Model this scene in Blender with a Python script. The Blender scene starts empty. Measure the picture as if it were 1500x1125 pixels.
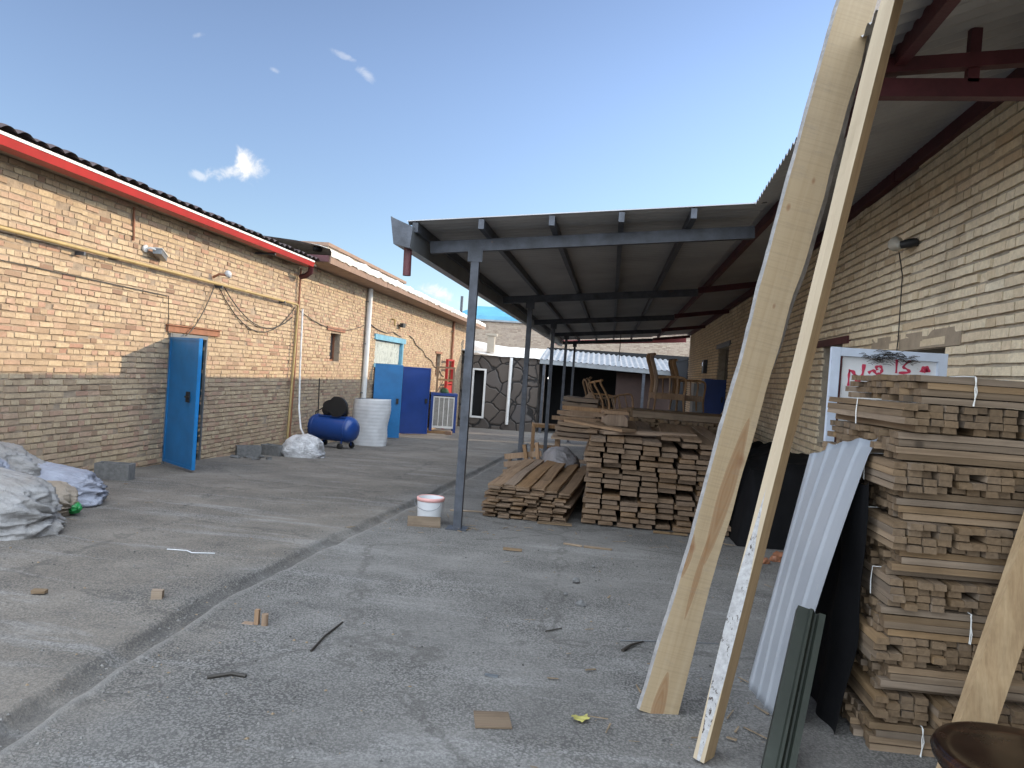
import bpy, math, random
from mathutils import Vector, Matrix, noise

SC = bpy.context.scene
COL = SC.collection
rnd = random.Random(11)
R = math.radians

# ------------------------------------------------------------------ mesh helpers
class MB:
    """collects faces; build() links them as ONE mesh object"""
    def __init__(s):
        s.v = []; s.f = []; s.m = []; s.sm = []
    def add(s, vs, fs, mi=0, smooth=False):
        k = len(s.v); s.v += [tuple(v) for v in vs]
        for f in fs:
            s.f.append(tuple(i + k for i in f)); s.m.append(mi); s.sm.append(smooth)
        return s
    def box(s, x0, y0, z0, x1, y1, z1, mi=0, jit=0.0):
        vs = [(x, y, z) for z in (z0, z1) for y in (y0, y1) for x in (x0, x1)]
        if jit: vs = [tuple(c + rnd.uniform(-jit, jit) for c in v) for v in vs]
        return s.add(vs, [(0, 2, 3, 1), (4, 5, 7, 6), (0, 1, 5, 4), (2, 6, 7, 3), (0, 4, 6, 2), (1, 3, 7, 5)], mi)
    def beam(s, p, q, w, h, up=(0, 0, 1), mi=0):
        p = Vector(p); q = Vector(q); d = (q - p).normalized(); up = Vector(up)
        r = d.cross(up)
        if r.length < 1e-4: r = d.cross(Vector((1, 0, 0)))
        r.normalize(); u = r.cross(d)
        r *= w / 2; u *= h / 2
        vs = [p - r - u, p + r - u, p + r + u, p - r + u, q - r - u, q + r - u, q + r + u, q - r + u]
        return s.add(vs, [(0, 1, 2, 3), (7, 6, 5, 4), (0, 4, 5, 1), (1, 5, 6, 2), (2, 6, 7, 3), (3, 7, 4, 0)], mi)
    def tube(s, pts, r, n=8, mi=0, caps=True):
        pts = [Vector(p) for p in pts]; N = len(pts)
        rr = r if isinstance(r, (list, tuple)) else [r] * N
        t0 = (pts[1] - pts[0]).normalized()
        a = t0.orthogonal().normalized(); vs = []; fs = []
        for i, p in enumerate(pts):
            t = (pts[min(i + 1, N - 1)] - pts[max(i - 1, 0)])
            t = t.normalized() if t.length > 1e-9 else t0
            a = a - t * a.dot(t)
            a = a.normalized() if a.length > 1e-6 else t.orthogonal().normalized()
            b = t.cross(a)
            for k in range(n):
                an = 2 * math.pi * k / n
                vs.append(p + (a * math.cos(an) + b * math.sin(an)) * rr[i])
        for i in range(N - 1):
            for k in range(n):
                k2 = (k + 1) % n
                fs.append((i * n + k, i * n + k2, (i + 1) * n + k2, (i + 1) * n + k))
        s.add(vs, fs, mi, n > 5)
        if caps:
            s.add(vs[:n], [tuple(range(n))[::-1]], mi); s.add(vs[-n:], [tuple(range(n))], mi)
        return s
    def lathe(s, prof, n=24, mi=0, M=None, smooth=True):
        """profile of (radius, height) about local Z, moved by matrix M"""
        vs = []; fs = []; M = M or Matrix()
        for (r, z) in prof:
            for k in range(n):
                a = 2 * math.pi * k / n
                vs.append(M @ Vector((r * math.cos(a), r * math.sin(a), z)))
        for i in range(len(prof) - 1):
            for k in range(n):
                k2 = (k + 1) % n
                fs.append((i * n + k, i * n + k2, (i + 1) * n + k2, (i + 1) * n + k))
        return s.add(vs, fs, mi, smooth)
    def prism(s, poly, d, mi=0):
        n = len(poly); d = Vector(d)
        vs = [Vector(p) for p in poly]; vs += [v + d for v in vs]
        fs = [tuple(range(n))[::-1], tuple(range(n, 2 * n))]
        fs += [(i, (i + 1) % n, n + (i + 1) % n, n + i) for i in range(n)]
        return s.add(vs, fs, mi)
    def xf(s, M):
        s.v = [tuple(M @ Vector(v)) for v in s.v]; return s
    def build(s, name, mats, parent=None, world=False, loc=None):
        """parent=None: a top-level mesh with its origin at its base; world=True: vertices are world coordinates under a parent"""
        vs = [Vector(v) for v in s.v]; o0 = Vector((0, 0, 0))
        if parent is None and loc is None:
            lo = [min(v[i] for v in vs) for i in range(3)]; hi = [max(v[i] for v in vs) for i in range(3)]
            o0 = Vector(((lo[0] + hi[0]) / 2, (lo[1] + hi[1]) / 2, lo[2])); loc = o0
        elif parent is not None and world:
            o0 = Vector(ORG.get(parent.name, (0, 0, 0)))
        me = bpy.data.meshes.new(name)
        me.from_pydata([v - o0 for v in vs], [], s.f)
        me.polygons.foreach_set('material_index', s.m)
        me.polygons.foreach_set('use_smooth', s.sm)
        if not isinstance(mats, (list, tuple)): mats = [mats]
        for m in mats: me.materials.append(m)
        me.update()
        o = bpy.data.objects.new(name, me); COL.objects.link(o)
        if loc is not None: o.location = loc
        if parent is not None:
            o.parent = parent; ORG[o.name] = tuple(o0)
        return o

ORG = {}

def thing(name, label, cat, loc=(0, 0, 0), rotz=0.0, group=None):
    o = bpy.data.objects.new(name, None); COL.objects.link(o)
    o.empty_display_size = .1
    o.location = loc; o.rotation_euler = (0, 0, rotz)
    o['label'] = label; o['category'] = cat
    if group: o['group'] = group
    ORG[o.name] = tuple(loc)
    return o

def tag(o, label, cat, group=None, kind=None):
    o['label'] = label; o['category'] = cat
    if group: o['group'] = group
    if kind: o['kind'] = kind
    return o

def dup(root, loc, rot=None, label=None, scale=None):
    """a copy of a thing with its parts and their sub-parts, mesh data shared"""
    r = root.copy(); COL.objects.link(r); r.location = loc
    if rot is not None: r.rotation_euler = rot
    if scale is not None: r.scale = scale
    if label: r['label'] = label
    for ch in list(root.children):
        c = ch.copy(); COL.objects.link(c); c.parent = r
        for g in ch.children:
            d = g.copy(); COL.objects.link(d); d.parent = c
    return r

def fbm(p, sc=1.0, oct=4):
    v = 0; a = 1.0; p = Vector(p) * sc
    for _ in range(oct):
        v += a * noise.noise(p); a *= .5; p = p * 2.03 + Vector((3.1, 1.7, 9.2))
    return v

def gz(y):
    """ground falls gently away from the camera"""
    y = min(y, 48)
    return -.0425 * (y - 5) if y > 5 else 0.0

# ------------------------------------------------------------------ material helpers
def mat(name):
    m = bpy.data.materials.new(name); m.use_nodes = True
    nt = m.node_tree; b = nt.nodes['Principled BSDF']
    return m, nt, b

class NT:
    def __init__(s, nt): s.nt = nt
    def n(s, t, **kw):
        x = s.nt.nodes.new(t)
        for k, v in kw.items():
            if k in ('operation', 'blend_type', 'data_type', 'feature', 'noise_dimensions', 'interpolation_type', 'distance', 'vector_type'):
                setattr(x, k, v)
        return x
    def l(s, a, b): s.nt.links.new(a, b)
    def coord(s, kind='Object', scale=(1, 1, 1), loc=(0, 0, 0), rot=(0, 0, 0)):
        t = s.n('ShaderNodeTexCoord'); mp = s.n('ShaderNodeMapping')
        mp.inputs['Scale'].default_value = scale; mp.inputs['Location'].default_value = loc; mp.inputs['Rotation'].default_value = rot
        s.l(t.outputs[kind], mp.inputs[0]); return mp.outputs[0]
    def noise(s, vec, scale=5, detail=4, rough=.6, dist=0.0):
        x = s.n('ShaderNodeTexNoise'); x.inputs['Scale'].default_value = scale; x.inputs['Detail'].default_value = detail
        x.inputs['Roughness'].default_value = rough; x.inputs['Distortion'].default_value = dist
        s.l(vec, x.inputs['Vector']); return x.outputs[0]
    def vor(s, vec, scale=5, feature='F1', rand=1.0, out='Distance'):
        x = s.n('ShaderNodeTexVoronoi', feature=feature); x.inputs['Scale'].default_value = scale
        x.inputs['Randomness'].default_value = rand
        s.l(vec, x.inputs['Vector']); return x.outputs[out]
    def ramp(s, fac, stops, interp='LINEAR'):
        x = s.n('ShaderNodeValToRGB'); e = x.color_ramp.elements; x.color_ramp.interpolation = interp
        while len(e) < len(stops): e.new(.5)
        for i, (p, c) in enumerate(stops):
            e[i].position = p
            e[i].color = (c, c, c, 1) if isinstance(c, (int, float)) else (*c, 1)
        s.l(fac, x.inputs[0]); return x.outputs[0]
    def mix(s, fac, a, b, bt='MIX'):
        x = s.n('ShaderNodeMix', data_type='RGBA', blend_type=bt)
        for sock, v in ((x.inputs[0], fac), (x.inputs[6], a), (x.inputs[7], b)):
            if isinstance(v, (int, float)): sock.default_value = v
            elif isinstance(v, tuple): sock.default_value = (*v, 1)
            else: s.l(v, sock)
        return x.outputs[2]
    def math(s, op, a, b=None, c=None):
        x = s.n('ShaderNodeMath', operation=op)
        for i, v in enumerate((a, b, c)):
            if v is None: continue
            if isinstance(v, (int, float)): x.inputs[i].default_value = v
            else: s.l(v, x.inputs[i])
        return x.outputs[0]
    def sep(s, vec):
        x = s.n('ShaderNodeSeparateXYZ'); s.l(vec, x.inputs[0]); return x.outputs
    def bump(s, h, b, strength=.4, dist=.02):
        x = s.n('ShaderNodeBump'); x.inputs['Strength'].default_value = strength; x.inputs['Distance'].default_value = dist
        s.l(h, x.inputs['Height']); s.l(x.outputs[0], b.inputs['Normal'])

def simple(name, col, rough=.6, metal=0.0, var=.25, scale=6, bump=.0, dirt=None, dirtamt=.5, spec=.5, bscale=None):
    """paint, metal or cloth with uneven tone and, where given, a second colour of dirt or rust in patches"""
    m, nt, b = mat(name); k = NT(nt)
    v = k.coord()
    n1 = k.noise(v, scale, 5, .65)
    lo = tuple(c * (1 - var) for c in col); hi = tuple(min(1, c * (1 + var * .7)) for c in col)
    c = k.ramp(n1, [(.3, lo), (.7, hi)])
    if dirt:
        n2 = k.noise(v, scale * 1.7, 7, .72, .3)
        f = k.ramp(n2, [(1 - dirtamt, 0.0), (1 - dirtamt + .12, 1.0)])
        c = k.mix(f, c, dirt)
    k.l(c, b.inputs['Base Color'])
    b.inputs['Roughness'].default_value = rough; b.inputs['Metallic'].default_value = metal
    b.inputs['Specular IOR Level'].default_value = spec
    if bump: k.bump(k.noise(v, bscale or scale * 6, 5, .7), b, bump, .01)
    return m

def wood(name, cols, axis=0, rough=.75, endcol=None, rand=True, knots=.12, gs=1.0):
    """sawn timber: grain along the local axis, tone differing from piece to piece"""
    m, nt, b = mat(name); k = NT(nt)
    sc = [22 * gs] * 3; sc[axis] = .9 * gs
    oi = k.n('ShaderNodeObjectInfo')
    off = k.n('ShaderNodeVectorMath', operation='SCALE'); off.inputs[0].default_value = (37, 91, 53); k.l(oi.outputs['Random'], off.inputs['Scale'])
    t = k.n('ShaderNodeTexCoord'); ad = k.n('ShaderNodeVectorMath', operation='ADD')
    k.l(t.outputs['Object'], ad.inputs[0]); k.l(off.outputs[0], ad.inputs[1])
    mp = k.n('ShaderNodeMapping'); mp.inputs['Scale'].default_value = sc; k.l(ad.outputs[0], mp.inputs[0])
    g = k.noise(mp.outputs[0], 1.0, 6, .62, .6)
    fine = k.noise(mp.outputs[0], 4.0, 3, .6)
    c = k.ramp(g, [(.25, cols[0]), (.5, cols[1]), (.78, cols[2])])
    c = k.mix(k.ramp(fine, [(.35, .3), (.6, 0.0)]), c, tuple(x * .62 for x in cols[0]))
    blot = k.noise(ad.outputs[0], 2.2, 5, .7)
    c = k.mix(k.ramp(blot, [(.52, 0.0), (.75, .5)]), c, tuple(x * .55 for x in cols[0]))
    kn = k.vor(ad.outputs[0], 2.6)
    c = k.mix(k.ramp(kn, [(knots * .5, .8), (knots, 0.0)]), c, tuple(x * .4 for x in cols[0]))
    if rand:
        hs = k.n('ShaderNodeHueSaturation')
        mr = k.n('ShaderNodeMapRange'); mr.inputs[3].default_value = .66; mr.inputs[4].default_value = 1.22
        k.l(oi.outputs['Random'], mr.inputs[0]); k.l(mr.outputs[0], hs.inputs['Value'])
        m7 = k.math('FRACT', k.math('MULTIPLY', oi.outputs['Random'], 17.3))
        m8 = k.n('ShaderNodeMapRange'); m8.inputs[3].default_value = .7; m8.inputs[4].default_value = 1.1
        k.l(m7, m8.inputs[0]); k.l(m8.outputs[0], hs.inputs['Saturation'])
        k.l(c, hs.inputs['Color']); c = hs.outputs[0]
    if endcol:
        ax = k.math('ABSOLUTE', k.sep(t.outputs['Normal'])[axis])
        f = k.ramp(ax, [(.75, 0.0), (.9, .75)])
        sp = k.noise(ad.outputs[0], 60, 4, .7)
        c = k.mix(f, c, k.ramp(sp, [(.35, tuple(x * .6 for x in endcol)), (.65, endcol)]))
    k.l(c, b.inputs['Base Color']); b.inputs['Roughness'].default_value = rough; b.inputs['Specular IOR Level'].default_value = .25
    k.bump(g, b, .35, .006)
    return m

# ------------------------------------------------------------------ materials
def m_brick(name, stops, spot=.5):
    m, nt, b = mat(name); k = NT(nt)
    g = k.n('ShaderNodeNewGeometry')
    c = k.ramp(g.outputs['Random Per Island'], stops)
    v = k.coord(); n1 = k.noise(v, 26, 6, .7); n2 = k.noise(v, .55, 4, .6)
    c = k.mix(k.ramp(n1, [(.3, .55), (.62, 0.0)]), c, tuple(x * .62 for x in stops[1][1]))
    c = k.mix(k.ramp(n2, [(.45, 0.0), (.72, .4)]), c, (.32, .255, .19))
    c = k.mix(k.ramp(k.noise(k.coord(scale=(1, 1, .3)), 1.9, 6, .7), [(.58, 0.0), (.72, .35)]), c, (.20, .155, .115))
    n4 = k.noise(v, 9, 6, .75)
    c = k.mix(k.ramp(n4, [(.6, 0.0), (.75, spot)]), c, (.5, .44, .36))
    k.l(c, b.inputs['Base Color']); b.inputs['Roughness'].default_value = .92; b.inputs['Specular IOR Level'].default_value = .15
    k.bump(k.noise(v, 55, 6, .75), b, .9, .006)
    return m
M_BRICK_L = m_brick('brick_tan', [(0.0, (0.242, 0.149, 0.108)), (.06, (0.391, 0.288, 0.194)), (.3, (0.484, 0.372, 0.248)), (.55, (0.549, 0.437, 0.293)), (.70, (0.428, 0.321, 0.221)), (.84, (0.484, 0.335, 0.243)), (.93, (0.391, 0.233, 0.171)), (1.0, (0.558, 0.451, 0.310))])
M_BRICK_R = m_brick('brick_cream', [(0.0, (.60, .46, .30)), (.1, (.70, .57, .39)), (.4, (.80, .67, .475)), (.7, (.84, .72, .52)), (.9, (.74, .60, .42)), (1.0, (.86, .75, .56))], .3)
M_BRICK_B = m_brick('brick_grey_far', [(0.0, (.24, .18, .14)), (.3, (.33, .26, .21)), (.7, (.40, .33, .26)), (1.0, (.30, .24, .2))], .3)
M_MORTAR = simple('mortar', (.31, .245, .18), .95, var=.3, scale=9, bump=.8)
M_MORTAR_R = simple('mortar_grey', (.36, .31, .24), .95, var=.3, scale=9, bump=.8)
W_PLANK = wood('plank_wood', [(.15, .088, .045), (.24, .15, .083), (.31, .205, .12)], 0, endcol=(.165, .112, .073))
W_STICK = wood('batten_wood', [(.135, .088, .05), (.222, .152, .09), (.285, .203, .128)], 0, endcol=(.18, .124, .076), knots=.07)
W_FRESH = wood('pale_wood', [(.29, .195, .11), (.37, .265, .155), (.43, .32, .195)], 2, rand=False, knots=.06)
W_CHAIR = wood('chair_wood', [(.20, .115, .06), (.28, .17, .092), (.345, .225, .125)], 2)
W_SLAB = wood('slab_wood', [(.21, .135, .08), (.29, .195, .12), (.35, .245, .155)], 0)
M_STEEL = simple('dark_blue_steel', (.058, .064, .078), .5, .3, .45, 7, .2, (.15, .095, .065), .37)
M_SHEETUNDER = simple('roof_sheet_grey', (.34, .335, .335), .55, .1, .2, 1.2, 0, (.26, .25, .24), .36)
M_GALV = simple('galvanised', (.22, .235, .25), .42, .6, .2, 4, 0, (.25, .26, .27), .35)
M_REDSTEEL = simple('red_oxide_steel', (.075, .016, .02), .55, .1, .4, 4, .2, (.17, .07, .05), .3)
M_RED = simple('red_paint', (.34, .012, .011), .5, 0, .2, 2, 0, (.25, .02, .016), .38)
M_WHITE = simple('white_paint', (.62, .62, .61), .5, 0, .12, 5, 0, (.5, .48, .45), .33)
M_BLUEDOOR = simple('blue_door_paint', (.010, .15, .39), .42, .0, .22, 2.2, .08, (.03, .085, .19), .33)
M_NAVY = simple('navy_door_paint', (.010, .04, .19), .42, .0, .2, 1.6, .05, (.012, .03, .10), .36)
M_LBLUE = simple('light_blue_paint', (.13, .33, .45), .5, 0, .2, 4, 0, (.2, .2, .2), .3)
M_BLACK = simple('black_rubber', (.012, .012, .013), .55, 0, .3, 8)
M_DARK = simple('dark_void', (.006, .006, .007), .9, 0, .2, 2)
M_BROWN = simple('brown_lintel', (.25, .105, .055), .6, .1, .3, 8, .1, (.16, .07, .045), .4)
M_SOFFIT = simple('soffit_tan', (.34, .235, .165), .8, 0, .18, 4, .1, (.25, .165, .11), .38)
M_FASCIA = simple('fascia_brown', (.20, .125, .088), .75, 0, .2, 5, .1, (.22, .12, .08), .38)
M_FLAKE = simple('flaked_white_membrane', (.58, .56, .53), .8, 0, .3, 9, .6, (.2, .14, .1), .42)
M_TILE = simple('dark_roof_tile', (.055, .04, .042), .7, 0, .4, 5, .2)
M_CREAM = simple('cream_render', (.34, .30, .245), .9, 0, .12, 1.5, .15)
M_TANKBLUE = simple('tank_blue', (.012, .05, .21), .3, .0, .12, 3, 0, (.02, .07, .25), .35)
M_FOAM = simple('white_foam', (.50, .51, .53), .85, 0, .1, 3, .2, (.5, .49, .48), .34)
M_YPIPE = simple('yellow_gas_pipe', (.37, .27, .115), .45, 0, .2, 5, 0, (.42, .32, .18), .42)
M_CABLE = simple('cable_black', (.03, .025, .02), .6)
M_HOSE = simple('white_hose', (.6, .6, .6), .5)
M_CINDER = simple('cinder_block', (.15, .15, .15), .95, 0, .3, 20, .9)
M_BLUEROOF = simple('blue_roof_sheet', (.10, .31, .44), .5, .1, .15, 1)
M_TWINE = simple('white_twine', (.72, .72, .7), .7)
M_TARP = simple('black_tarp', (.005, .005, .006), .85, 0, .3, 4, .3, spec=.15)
M_OLIVE = simple('dark_green_steel', (.028, .034, .027), .42, .3, .25, 5, .1, (.09, .085, .07), .33)
M_GLASS = simple('dusty_glass', (.05, .06, .07), .15, 0, .4, 3)
M_GREENPLASTIC = simple('green_plastic', (.015, .20, .05), .3, 0, .4, 20)
M_BARK = None
def m_bark():
    """waney edge: sawn wood broken by long patches of pale, black-flecked bark"""
    m, nt, b = mat('bark_edge'); k = NT(nt)
    v = k.coord(); vl = k.coord(scale=(1, 1, .9))
    x, y, z = k.sep(v)
    wave = k.math('ADD', k.math('MULTIPLY', k.math('SINE', k.math('MULTIPLY', z, 3.1)), .016), k.math('MULTIPLY', k.noise(vl, 1.6, 3, .5), .042))
    wave = k.math('SUBTRACT', wave, k.math('MULTIPLY', k.math('GREATER_THAN', z, k.math('ADD', 1.72, k.math('MULTIPLY', y, 3.0))), 1.0))
    f = k.math('GREATER_THAN', k.math('SUBTRACT', wave, k.math('ABSOLUTE', k.math('SUBTRACT', y, .023))), 0.012)
    n = k.noise(v, 45, 5, .7)
    sp = k.noise(k.coord(scale=(1, 1, .45)), 70, 4, .7)
    bark = k.ramp(n, [(.3, (.25, .245, .245)), (.7, (.42, .415, .415))])
    bark = k.mix(k.ramp(k.math('ADD', sp, k.math('MULTIPLY', k.noise(v, 9, 3), .5)), [(.60, 1.0), (.66, 0.0)]), bark, (.05, .035, .03))
    g = k.noise(k.coord(scale=(22, 22, .9)), 1, 5, .6)
    w = k.ramp(g, [(.25, (.34, .27, .185)), (.75, (.43, .355, .255))])
    k.l(k.mix(f, w, bark), b.inputs['Base Color']); b.inputs['Roughness'].default_value = .8
    k.bump(k.mix(f, g, k.ramp(n, [(0, .5), (1, 1.0)])), b, .5, .01)
    return m
M_BARK = m_bark()

def m_board():
    """planed pale board with flame-shaped heartwood stains; local X across, Z along"""
    m, nt, b = mat('pale_board'); k = NT(nt)
    v = k.coord(); x, y, z = k.sep(v)
    g = k.noise(k.coord(scale=(30, 30, .7)), 1, 6, .6, .5)
    c = k.ramp(g, [(.25, (.28, .205, .12)), (.5, (.325, .248, .153)), (.8, (.365, .288, .187))])
    c = k.mix(k.ramp(k.noise(v, 1.3, 4, .6), [(.45, 0.0), (.7, .4)]), c, (.31, .25, .175))
    wob = k.math('MULTIPLY', k.math('SUBTRACT', k.noise(k.coord(scale=(6, 6, 2)), 1, 4, .6), .5), .35)
    for (cx, cz, a, h, slant) in ((.030, 1.02, .034, .34, .03), (.006, .62, .013, .2, .02), (-.058, .70, .018, .10, .01), (-.006, .02, .03, .17, 0)):
        dz = k.math('SUBTRACT', z, cz)
        dx = k.math('SUBTRACT', k.math('SUBTRACT', x, cx), k.math('MULTIPLY', dz, slant))
        d = k.math('ADD', k.math('POWER', k.math('ABSOLUTE', k.math('DIVIDE', dx, a)), 1.5), k.math('POWER', k.math('ABSOLUTE', k.math('DIVIDE', dz, h)), 1.5))
        d = k.math('ADD', d, wob)
        ring = k.math('MULTIPLY', k.math('ADD', k.math('SINE', k.math('MULTIPLY', d, 16)), 1.0), .15)
        f = k.math('SUBTRACT', k.ramp(d, [(.15, .78), (.85, .62), (1.0, 0.0)]), 0.0)
        c = k.mix(k.math('MULTIPLY', f, k.math('SUBTRACT', 1.0, ring)), c, (.20, .095, .038))
        c = k.mix(k.ramp(k.math('ABSOLUTE', k.math('SUBTRACT', d, .93)), [(0.0, .45), (.06, 0.0)]), c, (.24, .11, .045))
    for (cx, cz, r) in ((.055, 1.16, .022), (-.05, .74, .018), (.012, 1.85, .008), (-.045, 2.28, .012), (.03, 2.42, .01), (-.075, .40, .006)):
        dx = k.math('SUBTRACT', x, cx); dz = k.math('MULTIPLY', k.math('SUBTRACT', z, cz), .55)
        d = k.math('SQRT', k.math('ADD', k.math('MULTIPLY', dx, dx), k.math('MULTIPLY', dz, dz)))
        c = k.mix(k.ramp(k.math('DIVIDE', d, r), [(.3, .8), (1.0, 0.0)]), c, (.2, .1, .05))
    # grubby smears
    c = k.mix(k.ramp(k.noise(k.coord(scale=(1, 1, 3)), 5, 6, .75), [(.55, 0.0), (.70, .5)]), c, (.22, .18, .135))
    sw = k.noise(k.coord(scale=(2, 2, 90), rot=(0, .12, 0)), 1, 3, .6)
    c = k.mix(k.ramp(sw, [(.40, .22), (.52, 0.0)]), c, (.20, .15, .095))
    k.l(c, b.inputs['Base Color']); b.inputs['Roughness'].default_value = .65; b.inputs['Specular IOR Level'].default_value = .3
    k.bump(g, b, .25, .004)
    return m
M_BOARD = m_board()

def m_ground():
    m, nt, b = mat('worn_concrete'); k = NT(nt)
    v = k.coord(); x, y, z = k.sep(v)
    big = k.noise(v, .35, 5, .6); med = k.noise(v, 1.7, 6, .68, .4); fine = k.noise(v, 38, 5, .75)
    grit = k.vor(v, 150); grit2 = k.vor(v, 85)
    grey = k.ramp(med, [(.28, (.158, .152, .145)), (.5, (.200, .193, .184)), (.72, (.245, .237, .226))])
    brown = k.ramp(med, [(.28, (.152, .132, .111)), (.5, (.205, .180, .153)), (.75, (.262, .234, .201))])
    # earth and grit lie on the far side of the drain, bare concrete on the near side
    xs = k.math('ADD', k.math('MULTIPLY', k.math('ADD', x, 1.7), -.9), k.math('MULTIPLY', k.math('SUBTRACT', big, .5), 3.2))
    c = k.mix(k.ramp(xs, [(0.0, .05), (.55, .9)]), grey, brown)
    # pale cement smears dragged across
    sm = k.noise(k.coord(scale=(.5, 3.2, 1), rot=(0, 0, .12)), 1.1, 6, .65, .8)
    c = k.mix(k.ramp(sm, [(.54, 0.0), (.66, .6)]), c, (.31, .305, .297))
    c = k.mix(k.ramp(sm, [(.3, .5), (.42, 0.0)]), c, (.115, .111, .107))
    # exposed aggregate in patches
    pm = k.ramp(k.noise(v, .8, 5, .7), [(.40, .35), (.6, 1.0)])
    c = k.mix(k.math('MULTIPLY', pm, k.ramp(grit, [(.18, .5), (.42, 0.0)])), c, (.31, .303, .292))
    c = k.mix(k.math('MULTIPLY', pm, k.ramp(grit2, [(.42, 0.0), (.60, .8)])), c, (.07, .068, .066))
    c = k.mix(k.ramp(fine, [(.35, .45), (.55, 0.0)]), c, (.08, .078, .076))
    c = k.mix(k.ramp(k.noise(v, 5.5, 7, .75), [(.60, 0.0), (.72, .45)]), c, (.115, .098, .082))
    # cracks
    cr = k.vor(k.coord(scale=(1, 1, 1)), .42, 'DISTANCE_TO_EDGE')
    crn = k.math('ADD', cr, k.math('MULTIPLY', k.math('SUBTRACT', k.noise(v, 4, 4), .5), .12))
    c = k.mix(k.ramp(k.math('ABSOLUTE', crn), [(.003, .5), (.009, 0.0)]), c, (.08, .075, .07))
    at = k.n('ShaderNodeAttribute'); at.attribute_name = 'lip'
    gr = k.n('ShaderNodeAttribute'); gr.attribute_name = 'groove'
    rag = k.ramp(k.noise(v, 3.2, 5, .65), [(.36, 0.0), (.58, .85)])
    c = k.mix(k.math('MULTIPLY', at.outputs['Fac'], k.math('MULTIPLY', rag, .6)), c, (.24, .232, .22))
    c = k.mix(k.math('MULTIPLY', gr.outputs['Fac'], k.math('MULTIPLY', k.ramp(k.noise(v, 2.6, 5, .7), [(.38, .1), (.6, .8)]), .7)), c, (.075, .07, .067))
    k.l(c, b.inputs['Base Color']); b.inputs['Roughness'].default_value = .93; b.inputs['Specular IOR Level'].default_value = .2
    h = k.math('ADD', k.math('MULTIPLY', fine, .55), k.math('ADD', k.math('MULTIPLY', k.math('MULTIPLY', pm, k.noise(v, 95, 4, .7)), .9), k.math('MULTIPLY', med, .9)))
    k.bump(h, b, .85, .015)
    return m
M_GROUND = m_ground()
M_DRAIN = simple('drain_cement', (.31, .30, .285), .92, var=.4, scale=2.5, bump=.8, dirt=(.15, .142, .13), dirtamt=.58, bscale=30)

def m_stone():
    m, nt, b = mat('flagstone_facing'); k = NT(nt)
    v0 = k.coord(); ad = k.n('ShaderNodeVectorMath', operation='ADD'); sc = k.n('ShaderNodeVectorMath', operation='SCALE')
    nn = k.n('ShaderNodeTexNoise'); nn.inputs['Scale'].default_value = 1.5; k.l(v0, nn.inputs[0])
    k.l(nn.outputs[1], sc.inputs[0]); sc.inputs['Scale'].default_value = .4; k.l(v0, ad.inputs[0]); k.l(sc.outputs[0], ad.inputs[1])
    v = ad.outputs[0]
    e = k.vor(v, 1.55, 'DISTANCE_TO_EDGE'); cc = k.n('ShaderNodeTexVoronoi'); cc.inputs['Scale'].default_value = 1.55; k.l(v, cc.inputs['Vector'])
    r = k.sep(cc.outputs['Color'])[0]
    c = k.ramp(r, [(0.0, (.052, .044, .04)), (.35, (.075, .062, .053)), (.7, (.095, .079, .067)), (1.0, (.074, .069, .07))])
    c = k.mix(k.ramp(k.noise(v0, 5, 6, .7), [(.35, .5), (.65, 0.0)]), c, (.09, .075, .065))
    c = k.mix(k.ramp(e, [(.022, 1.0), (.05, 0.0)]), c, (.014, .013, .013))
    k.l(c, b.inputs['Base Color']); b.inputs['Roughness'].default_value = .85
    k.bump(k.ramp(e, [(0, 0.0), (.09, 1.0)]), b, .8, .05)
    return m
M_STONE = m_stone()

def m_woven(name, col, col2):
    m, nt, b = mat(name); k = NT(nt)
    v = k.coord(); n1 = k.noise(v, 3.0, 5, .65, .5)
    c = k.ramp(n1, [(.3, col2), (.6, col)])
    w = k.n('ShaderNodeTexWave'); w.inputs['Scale'].default_value = 34; w.inputs['Distortion'].default_value = 1.5; k.l(v, w.inputs[0])
    c = k.mix(k.ramp(w.outputs[1], [(0.0, .18), (.4, 0.0)]), c, tuple(x * .6 for x in col2))
    c = k.mix(k.ramp(k.noise(v, 9, 6, .75), [(.6, 0.0), (.75, .45)]), c, (.28, .22, .17))
    k.l(c, b.inputs['Base Color']); b.inputs['Roughness'].default_value = .6
    wr = k.noise(k.coord(scale=(1.2, 1.2, 5)), 3, 6, .65, 1.2)
    k.bump(k.math('ADD', wr, k.math('MULTIPLY', k.noise(k.coord(scale=(3, 9, 9)), 2.2, 5, .7, 1.5), .6)), b, .75, .05)
    return m
M_SACK = m_woven('woven_sack', (.30, .295, .295), (.235, .22, .205))
M_SACK2 = m_woven('blue_white_sack', (.32, .34, .41), (.21, .22, .27))
M_SACK3 = m_woven('beige_sack', (.33, .28, .225), (.21, .17, .13))
M_GREYCLOTH = m_woven('grey_cloth', (.25, .24, .25), (.155, .15, .155))

def m_plasticfilm():
    m, nt, b = mat('clear_film'); k = NT(nt)
    v = k.coord(); b.inputs['Base Color'].default_value = (.62, .62, .63, 1); b.inputs['Roughness'].default_value = .3
    c = k.ramp(k.noise(v, 7, 6, .7, 1.0), [(.35, (.30, .30, .31)), (.65, (.62, .62, .64))]); k.l(c, b.inputs['Base Color'])
    k.bump(k.noise(k.coord(scale=(1, 1, 2.5)), 8, 6, .65, 1.5), b, .9, .04)
    return m
M_FILM = m_plasticfilm()

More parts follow.
